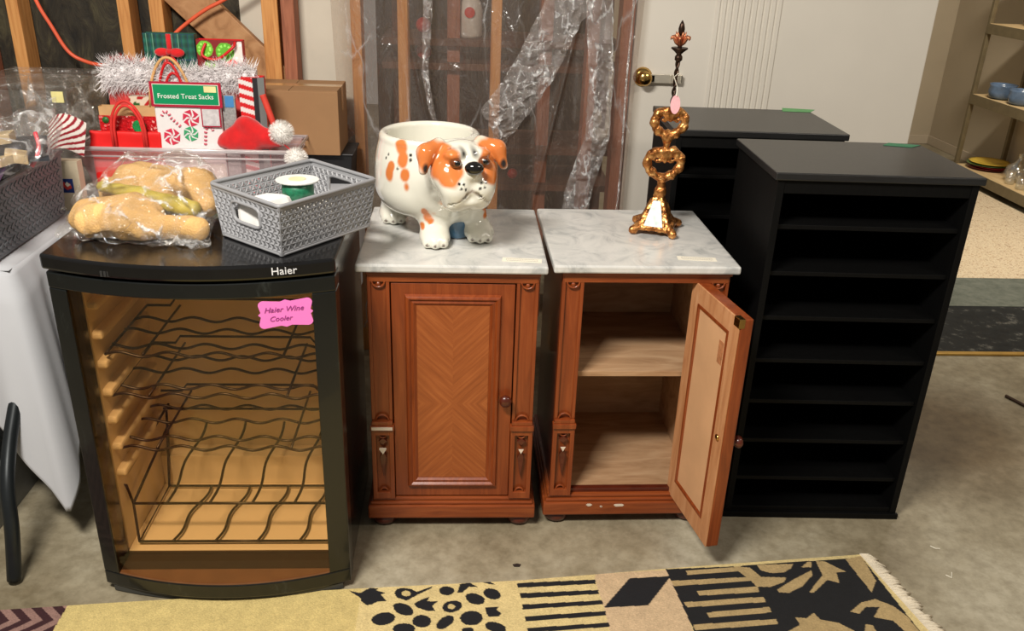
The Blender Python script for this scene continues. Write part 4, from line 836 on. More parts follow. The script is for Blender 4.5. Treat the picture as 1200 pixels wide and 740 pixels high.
bw.box(-.652, -.638, .830, .836, 1.16, 1.235).ball((-.645, .824, 1.182), .009).build('bow', M_FELT, pb, smooth=True)
# ornament print bag
ob = thing('gift_bag', (-.47, .87, .75), 'red gift bag printed with green ornaments and candy swirls, right of the plaid bag', 'gift bag')
bagbody(MB(), -.565, -.425, .842, .875, .752, 1.22).build('bag_body', M_RED, ob, solid=.001)
def orn(u, v):
    y = v * 3.3
    for cx, cy, r, c in ((.18, 3.1, .18, (110, 190, 50)), (.62, 3.05, .2, (96, 180, 40)), (.3, 2.75, .14, (150, 214, 90)), (.95, 3.05, .22, (236, 226, 220)), (.75, 2.7, .22, (226, 60, 60)), (.1, 2.5, .15, (90, 170, 40)), (.5, 2.4, .18, (232, 220, 214))):
        d = math.hypot(u - cx, y - cy)
        if d < r: return c if (d < r * .55 or d > r * .8 or int(math.atan2(y - cy, u - cx) * 3) % 2) else tuple(min(255, q + 60) for q in c)
    return (128, 20, 24)
gridcol('bag_front', lambda u, v: (-.565 + .14 * u, .8405 - .006 * math.sin(PI * u) * math.sin(PI * v), .76 + .46 * v), orn, 70, 200, ob)
MB().tube(smoothp([(-.535, .838, 1.21), (-.545, .825, 1.175), (-.50, .82, 1.165), (-.45, .822, 1.20), (-.445, .838, 1.215)]), .0045, 8).build('handle', M_RED, ob, smooth=True)
# santa bag with feather trim
sb = thing('gift_bag', (-.62, .79, .75), 'wide red gift bag trimmed with fluffy white feathers across its top', 'gift bag')
bagbody(MB(), -.835, -.375, .795, .834, .76, 1.115, .004).build('bag_body', plain('rosy_bag', (222, 74, 70), .55, var=.15, scale=6), sb, solid=.001)
fu = MB()
for i in range(9000):
    t = rnd.random(); x = -.835 + .455 * t; z = 1.105 + .012 * math.sin(t * 9); a = rnd.uniform(0, 2 * PI); b = rnd.uniform(-.6, 1); l = rnd.uniform(.015, .055)
    d = Vector((rnd.uniform(-.6, .6), -abs(math.cos(a)) * .7, math.sin(a))).normalized() * l; p = Vector((x, .79 - rnd.uniform(0, .012), z + rnd.uniform(-.03, .035)))
    sd = d.cross(Vector((rnd.random(), rnd.random(), rnd.random()))).normalized() * .0006
    fu.add([p - sd, p + sd, p + d * .6 + sd * .8 + Vector((0, 0, .002)), p + d, p + d * .6 - sd * .8], [(0, 1, 2, 3, 4)])
fu.tube([(-.83 + .45 * i / 20, .792, 1.112 + .012 * math.sin(i * .45)) for i in range(21)], .026, 10)
tag(fu.build('feather_trim', plain('white_feather', (250, 246, 246), .95, var=.04), sb, fix=False), 'fluffy white feather trim', kind='stuff')
fu = MB()
for i in range(1500):
    a = rnd.uniform(0, PI); d = Vector((math.cos(a), rnd.uniform(-.8, .2), math.sin(a))).normalized() * rnd.uniform(.02, .042); p = Vector((-.785 + rnd.uniform(-.03, .03), .80, 1.135 + rnd.uniform(-.01, .01)))
    sd = d.cross(Vector((rnd.random(), rnd.random(), rnd.random()))).normalized() * .0007
    fu.add([p - sd, p + sd, p + d * .6 + sd, p + d, p + d * .6 - sd], [(0, 1, 2, 3, 4)])
fu.ball((-.785, .80, 1.135), .035, .015, .014)
tag(fu.build('red_tuft', M_FELT, sb, fix=False), 'red feather tuft', kind='stuff')
# holly bag with rope handles
hb = thing('gift_bag', (-.63, .76, .75), 'small cream and holly print gift bag with tall rope handles', 'gift bag')
bagbody(MB(), -.765, -.50, .765, .788, .76, 1.055, .003).build('bag_body', plain('holly_print', (222, 206, 186), .6, var=.1), hb, solid=.001)
def holly(u, v):
    q = math.sin(u * 23 + 3 * math.sin(v * 9)) * math.sin(v * 31 + 2 * math.sin(u * 13))
    if q > .55: return (44, 96, 40)
    if q < -.5: return (186, 26, 30)
    return (232, 214, 190)
gridcol('bag_front', lambda u, v: (-.765 + .265 * u, .7635, .77 + .285 * v), holly, 80, 80, hb)
MB().tube(loop(-.70, -.565, .755, 1.02, 1.175), .0045, 8).build('handle', plain('tan_rope', (214, 166, 106), .8), hb, smooth=True)
for dx, zz in ((.014, 1.16), (.028, 1.13)):
    MB().tube(loop(-.69 + dx, -.59 + dx * .6, .752, .98, zz), .0042, 8).build('handle', M_RED, hb, smooth=True)
# small red sequined bag with green button
qb = thing('gift_bag', (-.74, .73, .75), 'small red sequined gift bag with a round green button and kraft top', 'gift bag')
bagbody(MB(), -.845, -.655, .725, .752, .76, 1.03, .003).build('bag_body', plain('kraft_paper', (206, 164, 112), .7), qb, solid=.001)
t = NT('red_sequin'); t.set(rough=.3); f = t.n('ShaderNodeTexVoronoi'); f.inputs['Scale'].default_value = 190; t.l(t.coord(), f.inputs['Vector'])
t.l(t.ramp(f.outputs['Color'], [(.0, lin((150, 8, 16))), (.75, lin((214, 26, 34))), (.93, lin((240, 180, 170)))]), t.b.inputs['Base Color']); t.bump(f.outputs['Distance'], .6, .003)
MB().box(-.846, -.654, .719, .724, .76, 1.003).build('bag_front', t.m, qb)
MB().lathe([(.020, 0), (.020, .003), (.016, .006), (.012, .004), (.001, .005)], (-.728, .719, .972), 24, rot=Rx).build('button', plain('green_glitter', (30, 140, 74), .3, var=.6, scale=260), qb, smooth=True)
MB().lathe([(.010, 0), (.010, .003), (.001, .004)], (-.826, .719, .99), 16, rot=Rx).build('button', plain('green_dot', (44, 110, 50), .4, var=.6, scale=260), qb, smooth=True)
# folded red cloth with rope handles
rc = thing('gift_bag', (-.77, .70, .75), 'plain bright red gift bag folded over at the front left of the tote', 'gift bag')
def rfn(X, Y, Z):
    d = np.maximum(np.maximum(np.abs(X + .765) - .108, np.abs(Y - .703) - .012), np.maximum(Z - .962, .76 - Z)); return d + .004 * wob(X, Y, Z, 40, 5)
nets_obj('bag_body', rfn, (-.90, .67, .745), (-.64, .735, .985), .005, plain('bright_red_cloth', (226, 24, 22), .55, var=.06), rc)
for dx in (0, .014):
    MB().tube([(-.80 + dx * .6, .684, .915), (-.80 + dx * .6, .683, .96)] + loop(-.80 + dx * .6, -.70 - dx * .5, .683, .97, 1.055 - dx, .003) + [(-.70 - dx * .5, .683, .96), (-.70 - dx * .5, .684, .915)], .0042, 8).build('handle', plain('red_rope', (214, 46, 40), .7), rc, smooth=True)
# treat bag package with header
tb = thing('treat_bag_pack', (-.565, .70, .75), 'pack of white candy print treat bags with a red and green header', 'package')
MB().obox((-.569, .702, .905), (.099, 0, 0), (0, .006, 0), (0, 0, .150)).build('pouch', plain('white_pouch', (236, 232, 230), .35, coat=.4, var=.02), tb, bevel=.004)
MB().box(-.672, -.462, .689, .693, 1.040, 1.114).build('header_card', plain('header_red', (176, 20, 52), .45, var=.02), tb)
MB().box(-.664, -.470, .6878, .689, 1.047, 1.108).build('header_border', plain('header_cream', (238, 226, 214), .5), tb)
MB().box(-.662, -.472, .6866, .6878, 1.049, 1.106).build('header_panel', plain('header_green', (0, 142, 88), .45, var=.02), tb)
text_mb('Frosted Treat Sacks', .0205, (-.568, .6860, 1.066), (1, 0, 0), (0, 0, 1), (0, -1, 0), .0004).build('header_lettering', plain('header_white', (240, 240, 232), .5), tb)
MB().box(-.512, -.476, .6858, .6864, 1.086, 1.104).build('price_sticker', plain('cream_sticker', (236, 224, 160), .5), tb)
MB().box(-.528, -.470, .6868, .689, .982, 1.040).build('picture_border', plain('picture_red', (170, 26, 56), .5), tb)
MB().box(-.524, -.474, .6856, .6868, .986, 1.036).build('picture', plain('picture_grey', (206, 200, 200), .5, var=.15, scale=90), tb)
def swirl(mb, cx, cz, r, n=6, tw=.9):
    for k in range(n):
        a = 2 * PI * k / n; P = []
        for q, wd in ((.12, .05), (.5, .22), (1.0, .42)): P.append((cx + r * q * math.cos(a + tw * q + wd), cz + r * q * math.sin(a + tw * q + wd)))
        for q, wd in ((1.0, .42), (.5, .22), (.12, .05)): P.append((cx + r * q * math.cos(a + tw * q - wd), cz + r * q * math.sin(a + tw * q - wd)))
        mb.prism([(p[0], p[1]) for p in P], (0, .6955, 0), (1, 0, 0), (0, 0, 1), (0, -.0012, 0))
    return mb
swirl(swirl(MB(), -.625, .948, .026), -.562, 1.006, .026).build('peppermint_print', plain('print_red', (206, 44, 74), .5), tb)
swirl(MB(), -.567, .958, .023).build('green_peppermint_print', plain('print_green', (58, 160, 106), .5), tb)
cn = MB()
for pts in (((-.648, 1.012), (-.640, 1.024), (-.628, 1.020), (-.622, 1.006), (-.612, .996), (-.602, .986), (-.592, .976)), ((-.500, .970), (-.504, .980), (-.516, .980), (-.522, .966), (-.524, .950), (-.526, .934), (-.528, .920))):
    P = smoothp([(a, .696, b) for a, b in pts], 4)
    for i in range(0, len(P) - 2, 3): cn.tube([P[i], P[i + 1]], .0055, 6)
cn.build('candy_cane_print', plain('print_rose', (214, 92, 112), .5), tb)
# grey card pack with blue tab
gp = thing('gift_tag_pack', (-.45, .71, .9), 'silver patterned pack with a blue top behind the treat bags', 'package')
MB().box(-.468, -.428, .706, .716, .76, 1.075).build('pack_body', plain('silver_print', (150, 150, 148), .35, var=.35, scale=160), gp, bevel=.002)
MB().box(-.458, -.432, .7045, .706, 1.04, 1.074).build('blue_label', plain('blue_tab', (70, 134, 190), .5), gp)
# striped bag at the right
sg = thing('gift_bag', (-.39, .76, .75), 'gift bag with red and white striped sides leaning at the right of the tote', 'gift bag')
def strp(u, v): return ((214, 30, 34), (236, 230, 226), (40, 40, 44), (120, 124, 122))[int((v * 26 + u * 2)) % 2 if u < .55 else (2 if u < .75 else 3)]
gridcol('bag_front', lambda u, v: (-.415 + .07 * u + .015 * v * 0, .715 + .03 * u, .765 + .36 * v), strp, 40, 130, sg, solid=.002)
bagbody(MB(), -.414, -.35, .748, .785, .76, 1.125, .002).build('bag_body', M_RED, sg, solid=.001)
MB().tube(smoothp([(-.35, .735, 1.075), (-.335, .73, 1.03), (-.32, .725, .98), (-.315, .72, .93)]), [.010] * 19, 8).build('strap', plain('orange_red_strap', (206, 60, 44), .7), sg, smooth=True)
# santa hat
sh_ = thing('santa_hat', (-.40, .69, .9), 'red felt hat with white pompoms draped over the right end of the tote', 'hat')
def hat(X, Y, Z):
    d = ell(X, Y, Z, (-.400, .700, .945), (.080, .030, .040)); d = smin(d, cap(X, Y, Z, (-.465, .70, .945), (-.40, .70, .985), .020, .022), .02)
    d = smin(d, cap(X, Y, Z, (-.40, .70, .985), (-.300, .69, .940), .024, .014), .025); return d + .006 * wob(X, Y, Z, 45, 9)
nets_obj('crown', hat, (-.52, .635, .86), (-.27, .74, 1.02), .005, M_FELT, sh_)
M_POM = plain('white_pompom', (240, 236, 230), .95, var=.05, scale=60, bump=1, bscale=160)
for c, r in (((-.290, .68, .972), .034), ((-.240, .625, .905), .031)):
    pm = MB(); pm.ball(c, r * .9, n=20, m=14)
    for i in range(900):
        d = Vector((rnd.gauss(0, 1), rnd.gauss(0, 1), rnd.gauss(0, 1))).normalized(); p = Vector(c) + d * r * .8; s_ = d.orthogonal().normalized() * .0009
        pm.add([p - s_, p + s_, p + d * r * .42], [(0, 1, 2)])
    pm.build('pompom', M_POM, sh_, fix=False)
MB().tube(smoothp([(-.292, .682, .94), (-.262, .655, .925), (-.242, .628, .905)]), .0018, 6).build('cord', M_RED, sh_)
# striped stocking at left, emblem box
sk = thing('striped_stocking', (-.93, .66, .9), 'red and white striped stocking beside the left end of the tote', 'stocking')
def stk_col(u, v):
    return (150, 20, 36) if (math.hypot(u - .1, v - 1.1) * 7.5) % 1 < .45 else (232, 224, 216)
gridcol('knit', lambda u, v: (-.965 + .10 * u + .01 * v, .612 + .02 * math.sin(PI * u) * -1 + .03 * v, .90 + .095 * v + .03 * math.sin(PI * u)), stk_col, 50, 50, sk, .9, solid=.012)
eb = thing('small_box', (-.90, .60, .745), 'small cream box with a blue and red emblem left of the tote', 'box')
MB().box(-.935, -.872, .575, .612, .7425, .895).build('carton', plain('cream_card', (214, 200, 172), .6), eb, bevel=.001)
MB().box(-.930, -.892, .5735, .575, .80, .842).build('emblem_panel', plain('emblem_blue', (28, 52, 116), .5), eb)
em = MB().prism([(0, -.012), (.014, -.006), (.010, .010), (.002, .004), (-.008, .014), (-.012, 0)], (-.911, .5735, .82), (1, 0, 0), (0, 0, 1), (0, -.001, 0)); em.build('emblem_mark', plain('emblem_red', (206, 64, 56), .5), eb)
MB().prism([(0, -.004), (.010, .002), (0, .012), (-.006, .004)], (-.909, .5724, .822), (1, 0, 0), (0, 0, 1), (0, -.001, 0)).build('emblem_highlight', M_PAPER, eb)

# ------------------------------------------------------------------ bag of burlap on the cooler
M_BURL = plain('burlap_cloth', (206, 164, 104), .9, var=.14, scale=14, bump=.6, bscale=220)
bb = thing('plastic_bag', (-.44, -.03, .903), 'clear plastic bag holding tan burlap on top of the wine cooler', 'plastic bag')
def burl(X, Y, Z):
    d = ell(X, Y, Z, (-.500, -.095, .945), (.105, .080, .045)); d = smin(d, cap(X, Y, Z, (-.47, -.13, .935), (-.32, -.13, .928), .034, .024), .02)
    d = smin(d, ell(X, Y, Z, (-.46, .07, .955), (.14, .09, .06)), .02)
    e = cap(X, Y, Z, (-.53, .05, .992), (-.35, .02, .985), .034, .040); d = smin(d, e, .012)
    d = smin(d, cap(X, Y, Z, (-.35, .02, .985), (-.315, -.04, .955), .036, .026), .015)
    return np.maximum(d + .004 * wob(X, Y, Z, 50, 4) + .015 * crease(X, Y, Z, 26, 14, 4), .906 - Z)
nets_obj('burlap', burl, (-.66, -.22, .895), (-.26, .18, 1.06), .0055, M_BURL, bb)
nets_obj('green_ribbon', lambda X, Y, Z: smin(cap(X, Y, Z, (-.57, .0, .985), (-.47, -.035, .975), .014, .018), cap(X, Y, Z, (-.47, -.035, .975), (-.345, -.075, .955), .018, .022), .015) + .004 * wob(X, Y, Z, 60, 8), (-.60, -.12, .92), (-.30, .03, 1.02), .005, plain('olive_ribbon', (176, 158, 60), .5, var=.3, scale=20), bb)
def bag2(X, Y, Z):
    d = ell(X, Y, Z, (-.455, -.02, .952), (.172, .168, .060)); d = smin(d, ell(X, Y, Z, (-.44, .05, .99), (.135, .11, .064)), .03)
    d = smin(d, cap(X, Y, Z, (-.62, -.13, .915), (-.30, -.185, .914), .012, .012), .03); d = smin(d, cap(X, Y, Z, (-.50, .10, 1.01), (-.55, .10, 1.045), .02, .006), .02)
    d = smin(d, cap(X, Y, Z, (-.32, .05, .98), (-.308, -.165, .915), .02, .006), .03); d = d - .004 + .016 * crease(X, Y, Z, 30, 7); return np.maximum(d, .9045 - Z)
M_BAG2 = film('bag_film', (.99, .985, .97, 1), .84, .12, (240, 230, 210), .12, 1.0, (20, 20, 20), .08, lines=((24, 24, 24), .08, .9))
nets_obj('film', bag2, (-.70, -.27, .895), (-.22, .22, 1.08), .005, M_BAG2, bb)

# ------------------------------------------------------------------ light grey basket on the cooler
M_GB = plain('grey_basket', (142, 143, 146), .42, var=.03)
gb = thing('storage_basket', (-.13, .02, .9025), 'light grey pierced plastic basket on top of the wine cooler', 'basket')
Zb, Zt = .904, 1.018
B0 = [Vector((-.119, -.232)), Vector((.046, -.018)), Vector((-.112, .128)), Vector((-.276, -.098))]
T0 = [Vector((-.114, -.246)), Vector((.062, -.011)), Vector((-.112, .160)), Vector((-.300, -.070))]
lt_ = MB(); hb_ = {3: (.30, .62)}
def wallpt(i, u, z):
    a = B0[i].lerp(B0[(i + 1) % 4], u); b = T0[i].lerp(T0[(i + 1) % 4], u); p = a.lerp(b, z); return (p.x, p.y, Zb + (Zt - Zb) * z)
for i in range(4):
    j = (i + 1) % 4; L = (T0[j] - T0[i]).length; Hh = Zt - Zb; nx_ = int(L / .0175); nz_ = 7
    oc = (T0[0] + T0[2]) / 2; nn = ((T0[i] + T0[j]) / 2 - oc).normalized()
    handle = i in (1, 3)
    for r in range(nz_):
        for c in range(-1, 2 * nx_ + 1):
            up = (c + r) % 2 == 0; u0 = c / (2 * nx_); u1 = (c + 2) / (2 * nx_); um = (c + 1) / (2 * nx_)
            z0 = .07 + r / nz_ * .84; z1 = .07 + (r + 1) / nz_ * .84
            tri = [(u0, z0), (u1, z0), (um, z1)] if up else [(u0, z1), (um, z0), (u1, z1)]
            tri = [(min(max(a, 0), 1), b) for a, b in tri]
            if abs((tri[1][0] - tri[0][0]) * (tri[2][1] - tri[0][1]) - (tri[2][0] - tri[0][0]) * (tri[1][1] - tri[0][1])) < 1e-5: continue
            cu = sum(a for a, b in tri) / 3; cz = sum(b for a, b in tri) / 3
            if handle and abs(cu - .5) < .20 and .42 < cz < .80: continue
            k = .40; inn = [(cu + (a - cu) * k, cz + (b - cz) * k) for a, b in tri]
            P = [wallpt(i, a, b) for a, b in tri] ; Q = [Vector(wallpt(i, a, b)) - Vector((nn.x, nn.y, 0)) * .0022 for a, b in inn]
            lt_.add(P + [tuple(q) for q in Q], [(0, 1, 4, 3), (1, 2, 5, 4), (2, 0, 3, 5)])
    lt_.add([wallpt(i, 0, 0), wallpt(i, 1, 0), wallpt(i, 1, .07), wallpt(i, 0, .07)], [(0, 1, 2, 3)])
    lt_.add([wallpt(i, 0, .91), wallpt(i, 1, .91), wallpt(i, 1, 1), wallpt(i, 0, 1)], [(0, 1, 2, 3)])
lt_.add([(p.x, p.y, Zb + .001) for p in B0], [(0, 1, 2, 3)])
lt_.build('basket_wall', M_GB, gb, solid=.0028)
def rnd_loop(P, z, r=.02, k=6, out=0):
    R = []
    n = len(P)
    for i in range(n):
        a, b, c = P[i - 1], P[i], P[(i + 1) % n]; d1 = (a - b).normalized(); d2 = (c - b).normalized()
        for q in range(k + 1):
            t = q / k; p = (b + d1 * r) * (1 - t) ** 2 + 2 * b * t * (1 - t) + (b + d2 * r) * t * t; R.append((p.x, p.y, z))
    return R
rmb = MB().tube(rnd_loop(T0, Zt, .012), .0048, 8, True)
rmb.build('rim', M_GB, gb, smooth=True); MB().tube(rnd_loop(B0, Zb + .003, .012), .0032, 8, True).build('foot_rim', M_GB, gb, smooth=True)
for i in (1, 3):
    P = []
    for a in range(24):
        t = 2 * PI * a / 24; cu = .5 + .21 * max(-1, min(1, 1.25 * math.cos(t))); cz = .61 + .20 * max(-1, min(1, 1.25 * math.sin(t))); P.append(wallpt(i, cu, cz))
    MB().tube(P, .0042, 8, True).build('handle_hole_rim', M_GB, gb, smooth=True)
# things inside it
rbn = thing('ribbon_spool', (-.135, .02, .96), 'white topped spool of green ribbon in the grey basket', 'ribbon spool')
MB().lathe([(.048, 0), (.050, .002), (.050, .004), (.012, .0045)], (-.118, -.01, 1.010), 30, sx=1, sy=.9).build('top_disc', plain('spool_white', (226, 228, 224), .5), rbn, smooth=False)
MB().lathe([(.036, 0), (.037, .022), (.036, .040)], (-.118, -.01, .9695), 30).build('green_ribbon', plain('spool_green', (34, 110, 78), .4, var=.5, scale=90), rbn, smooth=True)
MB().lathe([(.050, 0), (.050, .003), (.010, .003)], (-.118, -.01, .966), 30).build('bottom_disc', plain('spool_white2', (220, 222, 218), .5), rbn)
MB().lathe([(.020, 0), (.020, .001), (.001, .001)], (-.118, -.01, 1.0145), 20).build('round_label', plain('spool_label', (224, 218, 176), .5), rbn)
tag(MB().obox((-.125, -.02, .935), (.052, .035, .0), (-.038, .045, 0), (0, 0, .029)).build('white_box', plain('white_card', (226, 222, 214), .6), bevel=.003), 'white flat box under the ribbon spool in the grey basket', 'box')
tag(MB().obox((-.175, -.105, .955), (.035, -.02, .004), (.03, .035, .0), (0, 0, .045)).build('cotton_wad', plain('cotton_white', (232, 230, 226), .9), bevel=.018), 'soft white wad at the front corner of the grey basket', 'cotton wad')
# ------------------------------------------------------------------ ceramic bulldog planter
HC = Vector((.262, .094, 1.012)); FW = Vector((.34, -.94, 0)).normalized(); RT = Vector((.94, .34, 0)).normalized()
def hp(u, f, v): return HC + RT * u + FW * f + Vector((0, 0, v))
HM = (tuple(RT), tuple(FW), (0, 0, 1))
PC = (.178, .285)
def dog(X, Y, Z):
    r = np.sqrt((X - PC[0]) ** 2 + ((Y - PC[1]) / 1.06) ** 2)
    R = .140 - .0 * Z; zz = np.clip((Z - .955) / .12, -1, 1); prof = .147 - .022 * np.maximum(zz, 0) ** 2 * 1.0
    q = np.sqrt(np.maximum(r - prof + .075, 0) ** 2 + np.maximum(np.abs(Z - .960) - .022, 0) ** 2 * .9) - .075
    q = np.where(Z > .96, r - prof, q)
    body = np.maximum(q, Z - 1.063)
    rim = np.sqrt((r - .121) ** 2 + (Z - 1.062) ** 2) - .0105; body = smin(body, rim, .008)
    d = body
    # neck, head
    n0 = hp(0, -.075, -.035); d = smin(d, cap(X, Y, Z, tuple(n0), tuple(hp(0, .0, -.015)), .085, .072), .035)
    hd = ell(X, Y, Z, tuple(hp(0, 0, .014)), (.080, .066, .066), HM); d = smin(d, hd, .02)
    for s in (-1, 1):
        d = smin(d, ell(X, Y, Z, tuple(hp(s * .030, .050, -.026)), (.040, .038, .040), HM), .012)     # jowls
        d = smin(d, ell(X, Y, Z, tuple(hp(s * .046, .030, .002)), (.034, .034, .034), HM), .02)      # cheeks
        d = smin(d, ell(X, Y, Z, tuple(hp(s * .034, .045, .056)), (.024, .020, .014), HM), .014)     # brows
        d = np.maximum(d, -ell(X, Y, Z, tuple(hp(s * .036, .068, .040)), (.012, .010, .010), HM))    # eye sockets
        # ears: flap out and fold down
        e = smin(cap(X, Y, Z, tuple(hp(s * .055, -.01, .068)), tuple(hp(s * .092, .004, .054)), .018, .021), cap(X, Y, Z, tuple(hp(s * .092, .006, .054)), tuple(hp(s * .104, .022, .016)), .020, .011), .014)
        d = smin(d, e, .008)
        d = smin(d, ell(X, Y, Z, tuple(hp(s * .028, .040, -.064)), (.030, .030, .022), HM), .02)     # dewlap
    d = smin(d, ell(X, Y, Z, tuple(hp(0, .058, .016)), (.024, .034, .024), HM), .014)                 # muzzle bridge
    d = smin(d, ell(X, Y, Z, tuple(hp(0, .052, -.058)), (.026, .026, .014), HM), .008)                # chin
    d = np.maximum(d, -(cap(X, Y, Z, tuple(hp(0, .094, .008)), tuple(hp(0, .096, -.024)), .003, .003)))
    for s in (-1, 1): d = np.maximum(d, -cap(X, Y, Z, tuple(hp(0, .088, -.026)), tuple(hp(s * .056, .064, -.064)), .0052, .0035))
    # legs and paws
    for (px, py, tx, ty, r0) in ((.192, .150, .185, .215, .036), (.308, .200, .280, .235, .036), (.070, .350, .085, .33, .036), (.25, .42, .24, .38, .036)):
        d = smin(d, cap(X, Y, Z, (tx, ty, .900), (px, py + .018, .826), r0 + .008, r0 - .004), .022)
        d = smin(d, ell(X, Y, Z, (px + .004, py + .002, .822), (.040, .046, .026)), .016)
        for k in (-1, 0, 1): d = smin(d, ell(X, Y, Z, (px + .006 + k * .021, py - .034 + abs(k) * .008, .816), (.0125, .014, .014)), .005)
    d = smin(d, cap(X, Y, Z, (.235, .19, .93), (.235, .20, .90), .06, .045), .04)                      # chest
    cav = np.maximum(r - .110, np.maximum(.885 - Z, Z - 1.2)); d = np.maximum(d, -cav)
    return np.maximum(d, .8015 - Z)
CREAM = c3((228, 226, 212)); ORG = c3((212, 122, 62)); DKO = c3((176, 84, 34)); BLKC = c3((24, 22, 22))
SPOTS=[(0.108, 0.157, 1.061, 0.022, 'o'), (0.116, 0.153, 1.024, 0.018, 'o'), (0.083, 0.174, 0.983, 0.018, 'o'), (0.086, 0.172, 1.001, 0.014, 'o'), (0.124, 0.149, 0.985, 0.017, 'o'), (0.128, 0.148, 0.962, 0.014, 'o'), (0.075, 0.181, 1.031, 0.007, 'k'), (0.07, 0.187, 1.021, 0.005, 'k'), (0.135, 0.145, 1.039, 0.006, 'k'), (0.135, 0.145, 1.026, 0.006, 'k'), (0.104, 0.159, 1.0, 0.006, 'k'), (0.098, 0.163, 0.939, 0.006, 'k'), (0.114, 0.154, 0.944, 0.006, 'o'), (0.14, 0.144, 1.061, 0.006, 'o'), (0.169, 0.13, 0.894, 0.01, 'o'), (0.175, 0.13, 0.878, 0.012, 'o'), (0.184, 0.13, 0.867, 0.009, 'o'), (0.162, 0.13, 0.853, 0.008, 'o'), (0.329, 0.17, 0.891, 0.012, 'o'), (0.327, 0.165, 0.867, 0.008, 'o')]
def dogcol(V):
    n = len(V); c = np.tile(CREAM, (n, 1)); rs = np.random.RandomState(1)
    jit = .002 * np.sin(V[:, 0] * 90) * np.sin(V[:, 2] * 110 + V[:, 1] * 80)
    def mixin(m, colr): 
        m = np.clip(m, 0, 1)[:, None]; c[:] = c * (1 - m) + colr * m
    L = V - np.array(HC); u = L @ np.array(RT); f = L @ np.array(FW); v = L[:, 2]
    head = (f > -.05) & (np.abs(u) < .125) & (v > -.02)
    for s in (-1, 1):
        d = np.sqrt(((u * s - .054) / .036) ** 2 + ((v - .032) / .054) ** 2 + (np.maximum(-f - .03, 0) / .03) ** 2) + jit * 40
        mixin((1 - d) * 5 * head, ORG)
        d = np.sqrt(((u * s - .084) / .040) ** 2 + ((v - .045) / .052) ** 2); mixin((1 - d) * 4 * (np.abs(f) < .05), ORG * .95)
        d = np.sqrt(((u * s - .036) / .016) ** 2 + ((v - .040) / .013) ** 2); mixin((1 - d) * 3 * (f > .03), DKO * .5)
        d = np.sqrt(((u * s - .014) / .011) ** 2 + ((v - .060) / .016) ** 2); mixin((1 - d) * 1.2 * (f > 0), BLKC * 3)
        d = np.sqrt(((u * s - .100) / .010) ** 2 + ((v - .022) / .016) ** 2); mixin((1 - d) * 2 * (f > -.03), BLKC * 2)
        for a, b in ((.022, -.008), (.030, -.018), (.018, -.020), (.034, -.006)):
            d = np.sqrt((u * s - a) ** 2 + (v - b) ** 2); mixin((1 - d / .0042) * 3 * (f > .05), BLKC)
    mixin((1 - np.sqrt((np.abs(u) / .055) ** 2 + ((v + .026 + np.abs(u) * .68) / .006) ** 2)) * .9 * (f > .05), c3((120, 92, 78)))
    for (x, y, z, r, k) in SPOTS:
        d = np.sqrt((V[:, 0] - x) ** 2 + (V[:, 1] - y) ** 2 + ((V[:, 2] - z) / (1.3 if k == 'o' else 1)) ** 2) + jit
        if y in (.13, .17, .165): d = np.sqrt((V[:, 0] - x) ** 2 + ((V[:, 2] - z) / 1.3) ** 2) + jit + (V[:, 1] > .26) * 9; mixin((1 - d / r / 1.05) * 3, ORG)
        else: mixin((1 - d / r) * 4, ORG if k == 'o' else BLKC)
    for (px, py) in ((.192, .150), (.308, .200), (.07, .35)):
        for k in (-1, 0, 1):
            d = np.sqrt((V[:, 0] - (px + .006 + k * .021)) ** 2 + (V[:, 1] - (py - .049 + abs(k) * .008)) ** 2 + (V[:, 2] - .813) ** 2); mixin((1 - d / .0055) * 3, c3((90, 70, 60)))
    return c
pd = thing('bulldog_planter', (.19, .26, .80), 'white and orange glazed ceramic bulldog planter on the closed nightstand', 'planter')
nets_obj('bulldog_body', dog, (.01, -.04, .79), (.40, .50, 1.125), .0036, attr_mat('dog_glaze', .12, .8), pd, dogcol)
M_GB_ = plain('gloss_black', (16, 14, 14), .06, coat=1); M_EYE = plain('brown_eye', (104, 54, 24), .08, coat=1)
MB().ball(tuple(hp(0, .092, .032)), .023, .016, .0165, 20, 14).build('nose', M_GB_, pd, smooth=True)
for s in (-1, 1):
    MB().ball(tuple(hp(s * .036, .0625, .040)), .0145, .0125, .0125, 18, 12).build('eye', M_EYE, pd, smooth=True)
    p_ = hp(s * .0355, .0735, .041); MB().ball(tuple(p_), .0072, .0038, .0070, 14, 10).build('pupil', M_GB_, bpy.data.objects['eye' if s < 0 else 'eye.001'], smooth=True)
nets_obj('blue_support', lambda X, Y, Z: np.maximum(ell(X, Y, Z, (.250, .240, .86), (.054, .055, .085)) + .002 * wob(X, Y, Z, 60, 3), .8012 - Z), (.13, .16, .79), (.30, .40, .95), .005, plain('blue_glaze_base', (58, 96, 124), .15, var=.4, scale=25, coat=.6), pd)

